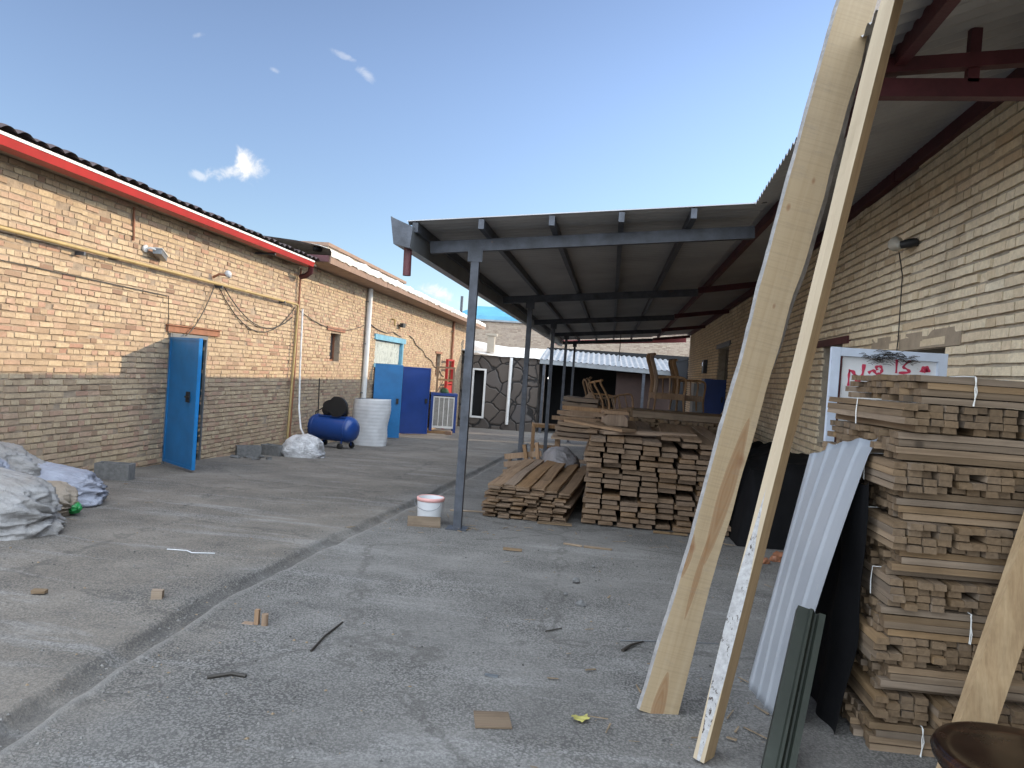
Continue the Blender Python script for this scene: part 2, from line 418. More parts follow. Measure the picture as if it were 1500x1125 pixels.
def m_whitesheet():
    m, nt, b = mat('white_sheet_metal'); k = NT(nt)
    v = k.coord()
    c = k.ramp(k.noise(v, 2.2, 5, .6), [(.3, (.25, .27, .30)), (.7, (.31, .33, .36))])
    c = k.mix(k.ramp(k.noise(v, 14, 6, .75), [(.6, 0.0), (.74, .4)]), c, (.42, .42, .42))
    k.l(c, b.inputs['Base Color']); b.inputs['Roughness'].default_value = .42; b.inputs['Metallic'].default_value = .1
    return m
M_SHEET = m_whitesheet()

def m_stool():
    m, nt, b = mat('dark_lacquer'); k = NT(nt)
    v = k.coord(); g = k.noise(k.coord(scale=(4, 16, 4)), 1.4, 6, .65, 1.2)
    c = k.ramp(g, [(.3, (.005, .003, .002)), (.55, (.014, .006, .004)), (.75, (.045, .017, .008))])
    k.l(c, b.inputs['Base Color']); k.l(k.ramp(k.noise(v, 6, 5, .7), [(.3, .12), (.7, .38)]), b.inputs['Roughness']); b.inputs['Specular IOR Level'].default_value = .35
    return m
M_STOOL = m_stool()

def m_curtain():
    m, nt, b = mat('lace_curtain'); k = NT(nt)
    v = k.coord(); n = k.noise(k.coord(scale=(1, 1, .35)), 9, 5, .7, 2.0)
    c = k.ramp(n, [(.38, (.10, .13, .13)), (.46, (.42, .46, .44)), (.56, (.5, .54, .5)), (.64, (.13, .17, .17))])
    k.l(c, b.inputs['Base Color']); b.inputs['Roughness'].default_value = .4
    return m
M_CURTAIN = m_curtain()
def m_signboard():
    m, nt, b = mat('sign_white'); k = NT(nt); v = k.coord()
    c = k.ramp(k.noise(v, 5, 5, .6), [(.3, (.55, .56, .57)), (.7, (.68, .69, .70))])
    c = k.mix(k.ramp(k.noise(v, 26, 6, .75), [(.6, 0.0), (.7, .7)]), c, (.30, .22, .18))
    k.l(c, b.inputs['Base Color']); b.inputs['Roughness'].default_value = .5
    return m
M_SIGN = m_signboard()
M_LINTEL = simple('concrete_lintel', (.31, .245, .175), .9, 0, .25, 6, .4)
M_SIGNFRAME = simple('sign_frame_paint', (.50, .56, .66), .5, 0, .12, 5, 0, (.09, .03, .035), .33)
M_SIGNRED = simple('sign_red_paint', (.48, .03, .075), .5, 0, .2, 9, 0, (.5, .3, .3), .3)
def glow(name, col, s):
    m, nt, b = mat(name)
    b.inputs['Base Color'].default_value = (*col, 1); b.inputs['Emission Color'].default_value = (*col, 1); b.inputs['Emission Strength'].default_value = s
    return m
M_GAPGLOW = glow('gap_glow', (1, .97, .9), 4.0)
# ------------------------------------------------------------------ ground with its drain channel
def drain_x(y):
    P = [(-3, -2.0), (2.4, -2.02), (3, -2.07), (3.6, -2.1), (4.3, -2.09), (5.3, -2.04), (6.7, -1.99), (9.6, -1.92), (13, -1.88), (19, -1.82), (40, -1.7), (400, -1.7)]
    for (a, xa), (b, xb) in zip(P, P[1:]):
        if y <= b: return xa + (xb - xa) * max(0, (y - a)) / (b - a)
    return -1.7
def build_ground():
    us = [-200, -80, -30, -14, -9, -7] + [-6 + .25 * i for i in range(23)] + [u_ * .66 for u_ in (-.19, -.15, -.11, -.08, -.03, .03, .08, .11, .15, .19)] + [.3 + .2 * i for i in range(26)] + [6, 8, 14, 30, 80, 200]
    ys = [-200, -60, -20, -8, -4] + [-2 + .1 * i for i in range(160)] + [14 + .5 * i for i in range(56)] + [45, 60, 100, 200, 400]
    prof = {u_ * .66: h_ for u_, h_ in {-.19: .004, -.15: .006, -.11: -.014, -.08: -.034, -.03: -.042, .03: -.040, .08: -.026, .11: .004, .15: .012, .19: .003}.items()}
    vs = []; fs = []
    for y in ys:
        xc = drain_x(y)
        for u in us:
            near = abs(u) < 7 and -3 < y < 42
            uu = u + (noise.noise(Vector((y * 1.3, 5, 1))) * .02 + noise.noise(Vector((y * 4.3, 2 + u * 4, 7))) * .022 if abs(u) < .2 else 0)
            x = xc + uu; z = gz(y)
            if near:
                z += fbm((x, y, 0), .8, 3) * .012 + noise.noise(Vector((x * 6, y * 6, 3))) * .003
                if u in prof and y < 26:
                    fade = .6 + .4 * min(1, max(0, noise.noise(Vector((y * .7, 9, 4))) + .75))
                    z += prof[u] * fade + noise.noise(Vector((u * 20, y * 5, 8))) * .010
            vs.append((x, y, z))
    n = len(us)
    for j in range(len(ys) - 1):
        for i in range(n - 1):
            a = j * n + i
            fs.append((a, a + 1, a + n + 1, a + n))
    mb = MB().add(vs, fs, 0, True)
    o = mb.build('ground', M_GROUND, loc=(0, 0, 0))
    for nm, lo, hi in (('lip', .06, .115), ('groove', -.08, .04)):
        at = o.data.attributes.new(nm, 'FLOAT', 'POINT')
        at.data.foreach_set('value', [1.0 if (lo < us[i % len(us)] < hi and ys[i // len(us)] < 26) else 0.0 for i in range(len(vs))]); o['kind'] = 'structure'
build_ground()

# gravel and wood chips strewn over the yard: nobody could count them
rx_lim = lambda y: min(2.1, .3 * y + .3)
def build_gravel():
    mb = MB(); q = random.Random(5)
    for i in range(9000):
        y = 2.0 + 13 * q.random() ** 1.5
        x = q.uniform(-5.7, min(1.6, .32 * y - .1)) if q.random() < .8 else drain_x(y) + q.gauss(0, .3)
        if fbm((x, y, 4), .7, 3) < -.15 and q.random() < .8: continue
        s = .003 + .007 * q.random() ** 3.0
        z = gz(y) + fbm((x, y, 0), .8, 3) * .012 + s * .2
        a = q.random() * 6.28; ca, sa = math.cos(a) * s, math.sin(a) * s
        e = q.uniform(.5, 1.4)
        vs = [(x + ca, y + sa, z), (x - sa * e, y + ca * e, z), (x - ca, y - sa, z), (x + sa * e, y - ca * e, z), (x + q.uniform(-.3, .3) * s, y, z + s * q.uniform(.5, 1.0))]
        mi = 0 if q.random() < .62 else (1 if q.random() < .6 else 2)
        mb.add(vs, [(0, 1, 4), (1, 2, 4), (2, 3, 4), (3, 0, 4)], mi)
    for i in range(120):
        c_ = [(-.4, 7.4, .9, .45), (.5, 7.6, .7, .3), (1.0, 6.6, .5, .8), (.9, 3.1, .3, .7), (.3, 3.2, .5, .6), (-1.4, 7.1, .4, .3), (-3, 8, 2.5, 3), (-1, 5, 2, 1.5)][i % 8]
        x, y = q.gauss(c_[0], c_[2]), q.gauss(c_[1], c_[3])
        if y < 2 or x < -5.8 or x > rx_lim(y): continue
        L = q.uniform(.008, .05) * (1 if q.random() < .85 else 2); w = q.uniform(.002, .007); a = q.random() * 6.28
        ux, uy = math.cos(a), math.sin(a); z = gz(y) + .010; h = q.uniform(.001, .006); dz = q.uniform(0, .006)
        P_ = [(x + ux * L * s_ - uy * w * t_, y + uy * L * s_ + ux * w * t_, z + (dz if s_ > 0 else 0)) for s_, t_ in ((-1, -1), (1, -.6), (1, .6), (-1, 1))]
        mb.add(P_ + [(p_[0], p_[1], p_[2] + h) for p_ in P_], [(4, 5, 6, 7), (0, 1, 5, 4), (1, 2, 6, 5), (2, 3, 7, 6), (3, 0, 4, 7)], 2)
    o = mb.build('gravel', [simple('gravel_grey', (.17, .165, .156), .9, var=.5, scale=30), simple('gravel_dark', (.06, .058, .055), .9, var=.4, scale=30), simple('wood_chip', (.21, .155, .10), .9, var=.4, scale=30)], loc=(0, 0, 0))
    o['kind'] = 'stuff'; o['label'] = 'loose gravel and wood chips strewn over the concrete yard'
build_gravel()

# ------------------------------------------------------------------ brickwork
def brickwork(mb, P0, u, n, L, zb, zt, course=.07, holes=(), seed=1, stretch=.215, head=.108, gap=.008, depth=.02, back=.25, rough=1.0, bed=.019):
    """real bricks (material 0) standing proud of a mortar body (material 1). P0: foot of the wall line; u along it, n out of it; zb(s), zt(s): bottom and top"""
    q = random.Random(seed); P0 = Vector(P0); u = Vector(u).normalized(); n = Vector(n).normalized()
    zmin = min(zb(s) for s in (0, L)); zmax = max(zt(s) for s in (0, L))
    def pt(s, d, z): p = P0 + u * s + n * d; return (p.x, p.y, z)
    r = 0; z = zmin
    while z < zmax - .02:
        header = (r % 2 == 1) if q.random() < .72 else q.random() < .5
        ln = head if header else stretch
        s = -q.random() * ln; rd = q.uniform(-.003, .003)
        z1 = z + course - bed
        while s < L:
            w = ln * (1 + q.uniform(-.07, .07)) if q.random() > .12 else (head if not header else stretch)
            a, b = max(s, 0), min(s + w - gap, L); s += w
            if b - a < .02: continue
            m = (a + b) / 2
            if z1 < zb(m) - .02 or z1 > zt(m) + .01: continue
            segs = [(a, b)]
            for (ha, hb, hz0, hz1) in holes:
                if z1 > hz0 and z < hz1:
                    ns = []
                    for (p, e) in segs:
                        if e <= ha or p >= hb: ns.append((p, e)); continue
                        if p < ha: ns.append((p, ha))
                        if e > hb: ns.append((hb, e))
                    segs = ns
            for (p, e) in segs:
                if e - p < .015: continue
                j = lambda k: q.uniform(-k, k) * rough
                d = depth + rd + j(.005) - (.012 if q.random() < .05 else 0)
                zo = j(.003)
                f = [pt(p + j(.004), d + j(.002), z + zo + j(.004)), pt(e + j(.004), d + j(.002), z + zo + j(.004)), pt(e + j(.004), d + j(.002), z1 + zo + j(.004)), pt(p + j(.004), d + j(.002), z1 + zo + j(.004))]
                k = [pt(p, -.01, z), pt(e, -.01, z), pt(e, -.01, z1), pt(p, -.01, z1)]
                mb.add(f + k, [(0, 1, 2, 3), (0, 4, 5, 1), (1, 5, 6, 2), (2, 6, 7, 3), (3, 7, 4, 0)], 0)
        z += course; r += 1
    # mortar body, cut round the openings
    cuts = sorted({0, L} | {c for h in holes for c in h[:2] if 0 < c < L})
    for a, b in zip(cuts, cuts[1:]):
        m = (a + b) / 2; zs = [(None, None)]
        hs = sorted([(h[2], h[3]) for h in holes if h[0] <= m <= h[1]])
        spans = []; lo = ('b',)
        cur = None
        for (h0, h1) in hs:
            spans.append((cur, h0)); cur = h1
        spans.append((cur, None))
        for (lo, hi) in spans:
            za0 = zb(a) - .15 if lo is None else lo; zb0 = zb(b) - .15 if lo is None else lo
            za1 = zt(a) if hi is None else hi; zb1 = zt(b) if hi is None else hi
            if za1 - za0 < .01: continue
            d0, d1 = .006, -back
            vs = [pt(a, d0, za0), pt(b, d0, zb0), pt(b, d0, zb1), pt(a, d0, za1), pt(a, d1, za0), pt(b, d1, zb0), pt(b, d1, zb1), pt(a, d1, za1)]
            mb.add(vs, [(0, 1, 2, 3), (5, 4, 7, 6), (4, 0, 3, 7), (1, 5, 6, 2), (3, 2, 6, 7), (4, 5, 1, 0)], 1)
    return mb

WX = -6.0
# ------------------------------------------------------------------ long brick building with the red gutter
B1 = thing('brick_building', 'long tan brick building with a red gutter and one narrow blue door', 'building', (WX, 9, gz(9)))
Y0, Y1 = 2.0, 14.5
holes1 = [(10.06 - Y0, 11.0 - Y0, -1.0, 1.60)]
mb = brickwork(MB(), (WX, Y0, 0), (0, 1, 0), (1, 0, 0), Y1 - Y0, lambda s: gz(s + Y0) - .05, lambda s: 3.36, .07, holes1, 3, .215, .108, .009, .018, .25, 1.25, .020)
mb.build('wall', [M_BRICK_L, M_MORTAR], B1, True)
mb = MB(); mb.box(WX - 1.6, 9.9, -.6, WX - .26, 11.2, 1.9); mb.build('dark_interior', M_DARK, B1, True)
mb = MB(); mb.box(WX - 8, Y0, 2.9, WX - .26, Y1 - .02, 3.2); mb.build('ceiling_slab', M_MORTAR, B1, True)
# tiled roof above the gutter: rows of rounded ridges running up the slope
mb = MB(); vs = []; fs = []
N = int((Y1 - Y0) / .03); xs = [-5.50, -5.56, -6.2, -7.5, -10.0]
for j in range(N + 1):
    y = Y0 + j * .03; w = abs(math.sin(math.pi * y / .21)) ** .6
    for i, x in enumerate(xs):
        step = .012 * (i == 0) * -1
        vs.append((x + rnd.uniform(-.004, .004), y, 3.335 + (-5.5 - x) * .16 + w * .055 + step + .01 * math.sin(int(y / .21) * 2.1)))
n = len(xs)
for j in range(N):
    for i in range(n - 1): fs.append((j * n + i, j * n + n + i, j * n + n + i + 1, j * n + i + 1))
mb.add(vs, fs, 0, False); mb.build('roof', M_TILE, B1, True)
mb = MB()
prof = [(-5.60, 3.205), (-5.575, 3.208), (-5.55, 3.29), (-5.565, 3.29), (-5.59, 3.222), (-5.74, 3.222), (-5.74, 3.205)]
mb.prism([(x, Y0, z) for x, z in prof], (0, Y1 - Y0 - .35, 0))
mb.build('gutter', M_RED, B1, True)
mb = MB(); mb.box(-5.562, Y0, 3.292, -5.543, Y1 - .37, 3.322); mb.build('gutter_lip', M_WHITE, B1, True)
mb = MB(); mb.box(WX + .03, Y0, 3.245, -5.61, Y1 - .1, 3.275); mb.box(-5.735, Y0, 3.223, -5.715, Y1 - .4, 3.244); mb.build('eave_soffit', M_MORTAR, B1, True)
for y in (12.5,):
    mb = MB(); mb.beam((WX + .02, y, 3.185), (-5.62, y, 3.185), .035, .035); mb.build('gutter_bracket', M_STEEL, B1, True)
mb = MB(); mb.tube([(WX + .03, 9.02, 3.2), (WX + .03, 9.05, 2.78)], .016, 6); mb.build('conduit', M_BROWN, B1, True)
mb = MB(); mb.box(WX + .0, 9.92, 1.67, WX + .05, 11.38, 1.755); mb.box(WX + .0, 9.90, 1.757, WX + .075, 11.40, 1.772); mb.build('lintel', M_BROWN, B1, True)
fr = MB()
for (a, b, c, d) in ((10.01, 10.045, -.25, 1.655), (11.0, 11.03, -.3, 1.655)): fr.box(WX - .08, a, c, WX + .045, b, d)
fr.box(WX - .08, 10.056, 1.60, WX + .044, 10.999, 1.654)
fr.build('door_frame', M_GALV, B1, True)
# the blue leaf, swung out past square towards the camera
hx, hy = WX + .05, 10.03; fx, fy = -5.19, 9.45
du = Vector((fx - hx, fy - hy, 0)); DL = du.length; ang = math.atan2(du.y, du.x)
Mx = Matrix.Translation((hx, hy, -.16)) @ Matrix.Rotation(ang, 4, 'Z')
d = MB().box(0, -.02, 0, DL, .02, 1.755); d.xf(Mx); door = d.build('door', M_BLUEDOOR, B1, True)
d = MB()
for (a, b, c, e) in ((.0, .04, 0, 1.755), (DL - .035, DL, 0, 1.755), (.041, DL - .036, 1.72, 1.755), (.041, DL - .036, 0, .035)): d.box(a, -.029, c, b, -.0205, e)
d.xf(Mx); d.build('leaf_edge', M_BLUEDOOR, door, True)
d = MB().box(DL - .27, -.05, .89, DL - .195, -.0215, 1.03); d.box(DL - .25, -.075, .95, DL - .12, -.051, .972); d.xf(Mx); d.build('door_handle', M_BLACK, door, True)
for z in (.12, 1.55):
    d = MB().tube([(-.012, -.02, z), (-.012, -.02, z + .1)], .014, 8); d.xf(Mx); d.build('hinge', M_STEEL, door, True)

# ------------------------------------------------------------------ second brick building with the wide brown eave
B2 = thing('brick_building', 'tan brick building under a wide brown eave with double navy doors', 'building', (WX, 24, gz(24)))
Y0, Y1 = 14.5, 35.5
holes2 = [(16.5 - Y0, 17.15 - Y0, 1.39, 2.03), (20.0 - Y0, 22.9 - Y0, -2, 2.1), (28.0 - Y0, 28.8 - Y0, 1.05, 1.9)]
mb = brickwork(MB(), (WX, Y0, 0), (0, 1, 0), (1, 0, 0), Y1 - Y0, lambda s: gz(s + Y0) - .05, lambda s: 3.34, .07, holes2, 8, .215, .108, .009, .018, .25, 1.25, .020)
mb.build('wall', [M_BRICK_L, M_MORTAR], B2, True)
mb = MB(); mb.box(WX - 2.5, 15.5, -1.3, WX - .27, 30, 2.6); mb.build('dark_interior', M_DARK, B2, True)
mb = MB(); mb.box(WX - 8, Y0 + .01, 3.05, WX - .26, Y1, 3.3); mb.build('ceiling_slab', M_MORTAR, B2, True)
ex = -5.34
mb = MB(); mb.box(WX - .1, Y0 - .15, 3.342, ex, Y1, 3.37); s_ = mb.build('eave_soffit', M_SOFFIT, B2, True)
y = Y0 - .15; k = 0
while y < Y1:
    y2 = min(y + [4.1, 4.6, 3.8, 4.9, 5][k % 5], Y1); dz = rnd.uniform(-.008, .008)
    mb = MB(); mb.box(ex + .002, y, 3.325 + dz, ex + .03, y2 - .03, 3.475 + dz); mb.build('fascia_board', M_FASCIA, B2, True); y = y2; k += 1
mb = MB(); mb.box(WX - .1, Y0 - .185, 3.345, ex, Y0 - .152, 3.47); mb.build('eave_end', M_REDSTEEL, B2, True)
# ragged white membrane along the roof edge
mb = MB(); vs = []; fs = []; N = int((Y1 - Y0 + .2) / .06)
prof = [(ex + .05, 3.452), (ex + .06, 3.53), (ex + .02, 3.60), (ex - .2, 3.655), (ex - .7, 3.72), (ex - 1.8, 3.82), (ex - 4, 3.95)]
for j in range(N + 1):
    y = Y0 - .2 + j * .06
    for i, (x, z) in enumerate(prof):
        a = .03 if i < 3 else .035
        vs.append((x + fbm((y * 3, i, 1), 1, 3) * a, y, z + fbm((y * 2.5, i * .7, 5), 1, 4) * a * 1.2))
n = len(prof)
for j in range(N):
    for i in range(n - 1): fs.append((j * n + i, j * n + n + i, j * n + n + i + 1, j * n + i + 1))
mb.add(vs, fs, 0, False); mb.build('roof', M_FLAKE, B2, True)
mb = MB(); mb.lathe([(0, .0), (.09, .0), (.10, .06), (.06, .13), (0, .15)], 10, 0, Matrix.Translation((-5.75, 14.75, 3.6))); mb.build('roof_vent', M_BLACK, B2, True)
mb = MB(); mb.tube([(-5.62, 14.16, 3.2), (-5.66, 14.22, 3.10), (-5.78, 14.3, 3.04), (-5.9, 14.34, 3.02)], [.05, .055, .055, .05], 10); mb.build('gutter_elbow', M_REDSTEEL, B1, True)
# small window, its lintel and pane
def small_window(bld, a, b, z0, z1, la, lb, lz0, lz1):
    m_ = MB(); m_.box(WX - .2, a + .001, z0 + .001, WX - .16, b - .001, z1 - .001); w = m_.build('window', M_GLASS, bld, True)
    m_ = MB()
    for (p, e, c, f) in ((a, a + .04, z0, z1), (b - .04, b, z0, z1), (a + .041, b - .041, z0, z0 + .04), (a + .041, b - .041, z1 - .04, z1)): m_.box(WX - .158, p + .002, c + .002, WX - .12, e - .002, f - .002)
    m_.build('window_frame', M_BROWN, w, True)
    m_ = MB(); m_.box(WX + .002, la, lz0, WX + .042, lb, lz1); m_.build('lintel', M_BROWN, bld, True)
small_window(B2, 16.5, 17.15, 1.39, 2.03, 16.2, 17.4, 2.08, 2.17)
small_window(B2, 28.0, 28.8, 1.05, 1.9, 27.8, 29.0, 1.92, 2.0)
# doorway: pale blue head and post, curtained light above, two navy leaves standing open
mb = MB(); mb.box(WX - .05, 19.85, 2.06, WX + .06, 23.15, 2.21); mb.box(WX - .08, 22.8, -.9, WX + .05, 22.93, 2.055); mb.box(WX - .08, 19.97, 1.30, WX + .03, 22.79, 1.40)
mb.build('door_frame', M_LBLUE, B2, True)
mb = MB(); mb.box(WX - .06, 20.02, 1.41, WX - .045, 22.78, 2.05); mb.build('fanlight', M_CURTAIN, B2, True)
for (p, q_, zb_, zt_, mm, lab) in (((-5.93, 19.95), (-5.20, 20.15), -.60, 1.40, M_BLUEDOOR, 'bright blue door leaf'), ((-5.93, 22.98), (-5.17, 23.5), -.74, 1.36, M_NAVY, 'dark navy door leaf')):
    du = Vector((q_[0] - p[0], q_[1] - p[1], 0)); DL = du.length
    Mx = Matrix.Translation((p[0], p[1], zb_)) @ Matrix.Rotation(math.atan2(du.y, du.x), 4, 'Z')
    d = MB().box(0, -.02, 0, DL, .02, zt_ - zb_).xf(Mx); dr = d.build('door', mm, B2, True); dr['label'] = lab
    d = MB(); H_ = zt_ - zb_
    for (a, b, c, e) in ((.0, .04, 0, H_), (DL - .04, DL, 0, H_), (.041, DL - .041, H_ - .04, H_), (.041, DL - .041, 0, .04)): d.box(a, -.03, c, b, -.0205, e)
    d.xf(Mx); d.build('leaf_edge', mm, dr, True)
    d = MB().box(DL - .14, -.06, H_ * .47, DL - .07, -.0215, H_ * .47 + .14).xf(Mx); d.build('door_handle', M_BLACK, dr, True)

# pipes that run down the wall
def pole(label, y, zt, zb_, w, m_, x=WX + .09, cat='pipe', dy=0):
    t = thing('downpipe', label, cat, (x, y, zb_))
    a = MB().tube([(x, y, zb_), (x, y + dy, zt)], w, 10); a.build('pipe', m_, t, True)
    for z in (zb_ + (zt - zb_) * f for f in (.25, .6, .9)):
        a = MB().box(WX + .022, y - w - .02, z, x, y + w + .02, z + .03); a.build('clip', M_GALV, t, True)
    return t
pole('thick pale grey downpipe between the small window and the navy doors', 19.0, 3.33, -.3, .07, M_WHITE)
pole('brown downpipe on the wall beside the red steel rack', 30.7, 3.33, -.9, .055, M_BROWN)

# ------------------------------------------------------------------ buildings at the far end
B3 = thing('rendered_building', 'cream rendered upper storey rising above the brown eave', 'building', (-12, 25.5, 0))
mb = MB(); mb.box(-20, 21.3, 0, -8, 30.2, 4.72); mb.build('wall', M_CREAM, B3, True)
mb = MB(); mb.box(-20.1, 21.2, 4.722, -7.93, 30.3, 4.82); mb.build('coping', M_FASCIA, B3, True)

B4 = thing('flagstone_building', 'flat-roofed outbuilding faced with dark crazy flagstones, white framed doorway', 'outbuilding', (-4.1, 34, gz(34)))
fy_ = 33.5
mb = MB()
mb.box(-5.95, fy_, -1.6, -5.45, fy_ + .3, 2.08); mb.box(-4.82, fy_, -1.6, -2.45, fy_ + .3, 2.08); mb.box(-5.449, fy_, 1.46, -4.821, fy_ + .3, 2.08); mb.box(-5.449, fy_, -1.6, -4.821, fy_ + .3, -.76)
mb.box(-2.75, fy_ + .301, -1.6, -2.45, 38, 2.08)
mb.build('wall', M_STONE, B4, True)
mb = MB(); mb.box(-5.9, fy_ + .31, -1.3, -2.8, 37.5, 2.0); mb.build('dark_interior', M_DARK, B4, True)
mb = MB()
for (a, b, c, d_) in ((-5.45, -5.37, -.76, 1.47), (-4.90, -4.81, -.76, 1.47), (-5.369, -4.901, 1.39, 1.47), (-5.369, -4.901, -.76, -.68)): mb.box(a, fy_ - .04, c, b, fy_ + .12, d_)
mb.build('door_frame', M_WHITE, B4, True)
mb = MB(); vs = []; fs = []
for j in range(40):
    for i in range(30):
        x = -6.2 + 3.9 * i / 29; y = fy_ - .12 + 4.6 * j / 39
        vs.append((x, y, 2.09 + .03 * fbm((x, y, 2), 2.5, 3) + (y - fy_) * .13 + max(0, -4.6 - x) * .12))
for j in range(39):
    for i in range(29): fs.append((j * 30 + i, j * 30 + i + 1, j * 30 + i + 31, j * 30 + i + 30))
mb.add(vs, fs); mb.build('roof', M_FLAKE, B4, True)
mb = MB(); mb.tube([(-3.72, fy_ - .08, 2.05), (-3.74, fy_ - .08, -.95)], .075, 10); mb.build('downpipe', M_WHITE, B4, True)
mb = MB(); mb.box(-4.95, 34.0, 2.25, -4.62, 34.3, 3.0); mb.box(-5.05, 33.95, 3.001, -4.52, 34.35, 3.1); mb.build('chimney', M_CREAM, B4, True)

B5 = thing('open_shed', 'black open-fronted shed under a sunlit corrugated roof', 'shed', (2, 34, gz(34)))
def corrugated(name, parent, x0, x1, y0, y1, zf, pitch, amp, m_, along='y', nx=3, th=0):
    """corrugated sheet: the waves step along `along`"""
    vs = []; fs = []
    L = (y1 - y0) if along == 'y' else (x1(0) - x0(0))
    N = max(2, int(L / (pitch / 5)))
    for j in range(N + 1):
        t = j / N
        for i in range(nx + 1):
            f = i / nx
            if along == 'y':
                y = y0 + L * t; x = x0(y) + (x1(y) - x0(y)) * f
                w = math.sin(2 * math.pi * (y - y0) / pitch)
            else:
                x = x0(0) + L * t; y = y0 + (y1 - y0) * f
                w = math.sin(2 * math.pi * (x - x0(0)) / pitch)
            w = max(-.7, min(.7, w)) / .7
            vs.append((x, y, zf(x, y) + amp * w))
    n = nx + 1
    for j in range(N):
        for i in range(nx): fs.append((j * n + i, j * n + i + 1, j * n + n + i + 1, j * n + n + i))
    k = MB().add(vs, fs, 0, True)
    return k.build(name, m_, parent, True)
corrugated('roof', B5, lambda y: -2.42, lambda y: 9.0, fy_ - .35, 37.2, lambda x, y: 2.12 - .025 * (x + 2.4) + (y - fy_) * .15, .25, .03, simple('shed_roof_sheet', (.25, .26, .275), .6, .0, .3, 3, 0, (.26, .25, .25), .38), 'x', 4)
mb = MB(); mb.beam((-2.42, fy_ - .3, 1.97), (9, fy_ - .3, 1.69), .05, .2); mb.build('fascia', M_GALV, B5, True)
mb = MB(); mb.box(-2.4, 37.2, -1.6, 9, 37.4, 2.75); mb.box(8.8, 33.6, -1.6, 9, 37.2, 2.2); mb.build('wall', M_DARK, B5, True)
for x in (-2.28, 2.1, 6.5):
    mb = MB(); mb.box(x, fy_ - .25, -1.5, x + .12, fy_ - .13, 1.85 - .025 * (x + 2.4)); mb.build('post', M_STEEL, B5, True)
mb = MB(); mb.box(1.0, 33.9, -1.5, 6.4, 34.0, 1.72); mb.build('side_panel', simple('shed_panel_brown', (.035, .018, .014), .8), B5, True)
tag(MB().lathe([(0, -.06), (.045, -.045), (.06, 0), (.045, .05), (.02, .07), (.02, .12), (0, .12)], 12, 0, Matrix.Translation((-1.98, 33.55, 1.25))).build('lamp', M_GAPGLOW), 'small glowing spot standing in for a daylight gap in the black shed', 'lamp')  # added glow standing in for a gap of daylight at the shed back

B6 = thing('brick_building', 'large grey brick building with a blue roof far behind the shed', 'building', (0, 48, gz(48)))
mb = brickwork(MB(), (-12, 48, 0), (1, 0, 0), (0, -1, 0), 26, lambda s: 1.4, lambda s: 4.55, .09, (), 21, .26, .13, .014, .02, 6)
mb.build('wall', [M_BRICK_B, M_MORTAR], B6, True)
mb = MB(); mb.box(-12, 48.02, -2, 14, 54, 1.25); mb.build('lower_wall', M_BRICK_B, B6, True)
mb = MB(); mb.box(-12.2, 47.85, 4.552, 14.2, 48.6, 4.66); mb.build('cornice', M_GALV, B6, True)
mb = MB(); mb.add([(-9.2, 47.9, 4.9), (-2.0, 47.9, 4.9), (-2.8, 51, 5.75), (-8.2, 51, 5.75), (-9.2, 54, 4.9), (-2.0, 54, 4.9), (-9.2, 47.9, 4.665), (-2.0, 47.9, 4.665), (-9.2, 54, 4.665), (-2, 54, 4.665)],
    [(0, 1, 2, 3), (1, 5, 2), (5, 4, 3, 2), (4, 0, 3), (6, 7, 1, 0), (7, 9, 5, 1), (8, 6, 0, 4)]); mb.build('roof', M_BLUEROOF, B6, True)
mb = MB(); mb.tube([(-8.9, 48.4, 4.7), (-8.9, 48.4, 6.1)], .09, 8); mb.build('flue', M_STEEL, B6, True)

# ------------------------------------------------------------------ building along the other side of the yard
RY = .04
rx = lambda y: 2.18 + RY * y
B7 = thing('brick_building', 'cream brick building whose wall carries the lean-to roof and steel canopy', 'building', (rx(9), 9, gz(9)))
zwall = lambda y: 3.43 - .028 * (min(max(y, 0), 12) - 5)
Lr = 27.6; ur = Vector((RY, 1, 0)).normalized(); nr = Vector((-1, RY, 0)).normalized(); Yr0 = -1.0
def sy(y): return (y - Yr0) / ur.y
holesr = [(sy(5.45), sy(6.75), -1, 1.82), (sy(7.9), sy(8.7), .9, 1.95), (sy(16.4), sy(18.3), .9, 2.3)]
mb = brickwork(MB(), (rx(Yr0), Yr0, 0), ur, nr, Lr, lambda s: gz(s + Yr0) - .05, lambda s: zwall(s + Yr0) - .105, .074, holesr, 31, .22, .11, .007, .024, .3, .75, .022)
mb.build('wall', [M_BRICK_R, M_MORTAR_R], B7, True)
def on_r(y, d, z): return (rx(y) + nr.x * d, y + nr.y * d, z)
def rbox(mb_, ya, yb, z0, z1, d0, d1):
    vs = [on_r(y, d, z) for z in (z0, z1) for y in (ya, yb) for d in (d0, d1)]
    return mb_.add(vs, [(0, 2, 3, 1), (4, 5, 7, 6), (0, 1, 5, 4), (2, 6, 7, 3), (0, 4, 6, 2), (1, 3, 7, 5)])
mb = MB()
for a, b in ((-1, 0), (0, 6), (6, 12), (12, 26.5)):
    vs = [on_r(y, d, z) for y in (a, b) for d, z in ((-.03, zwall(y) - .13), (-.25, zwall(y) - .13), (-.25, zwall(y) + .02), (-.03, zwall(y) - .014))]
    mb.add(vs, [(0, 1, 2, 3), (7, 6, 5, 4), (0, 4, 5, 1), (1, 5, 6, 2), (2, 6, 7, 3), (3, 7, 4, 0)])
mb.build('light_leak_infill', M_MORTAR_R, B7, True)  # added infill, stops light leaking in under the roof sheet
rbox(MB(), 5.2, 7.0, 1.826, 1.955, .0, .028).build('lintel', M_LINTEL, B7, True)
rbox(MB(), 7.7, 8.9, 1.955, 2.03, .0, .05).build('lintel', M_REDSTEEL, B7, True)
rbox(MB(), 16.2, 18.5, 2.31, 2.42, .0, .05).build('lintel', M_STEEL, B7, True)
rbox(MB(), 16.45, 18.25, .95, 2.29, -.2, -.15).build('window', M_GLASS, B7, True)
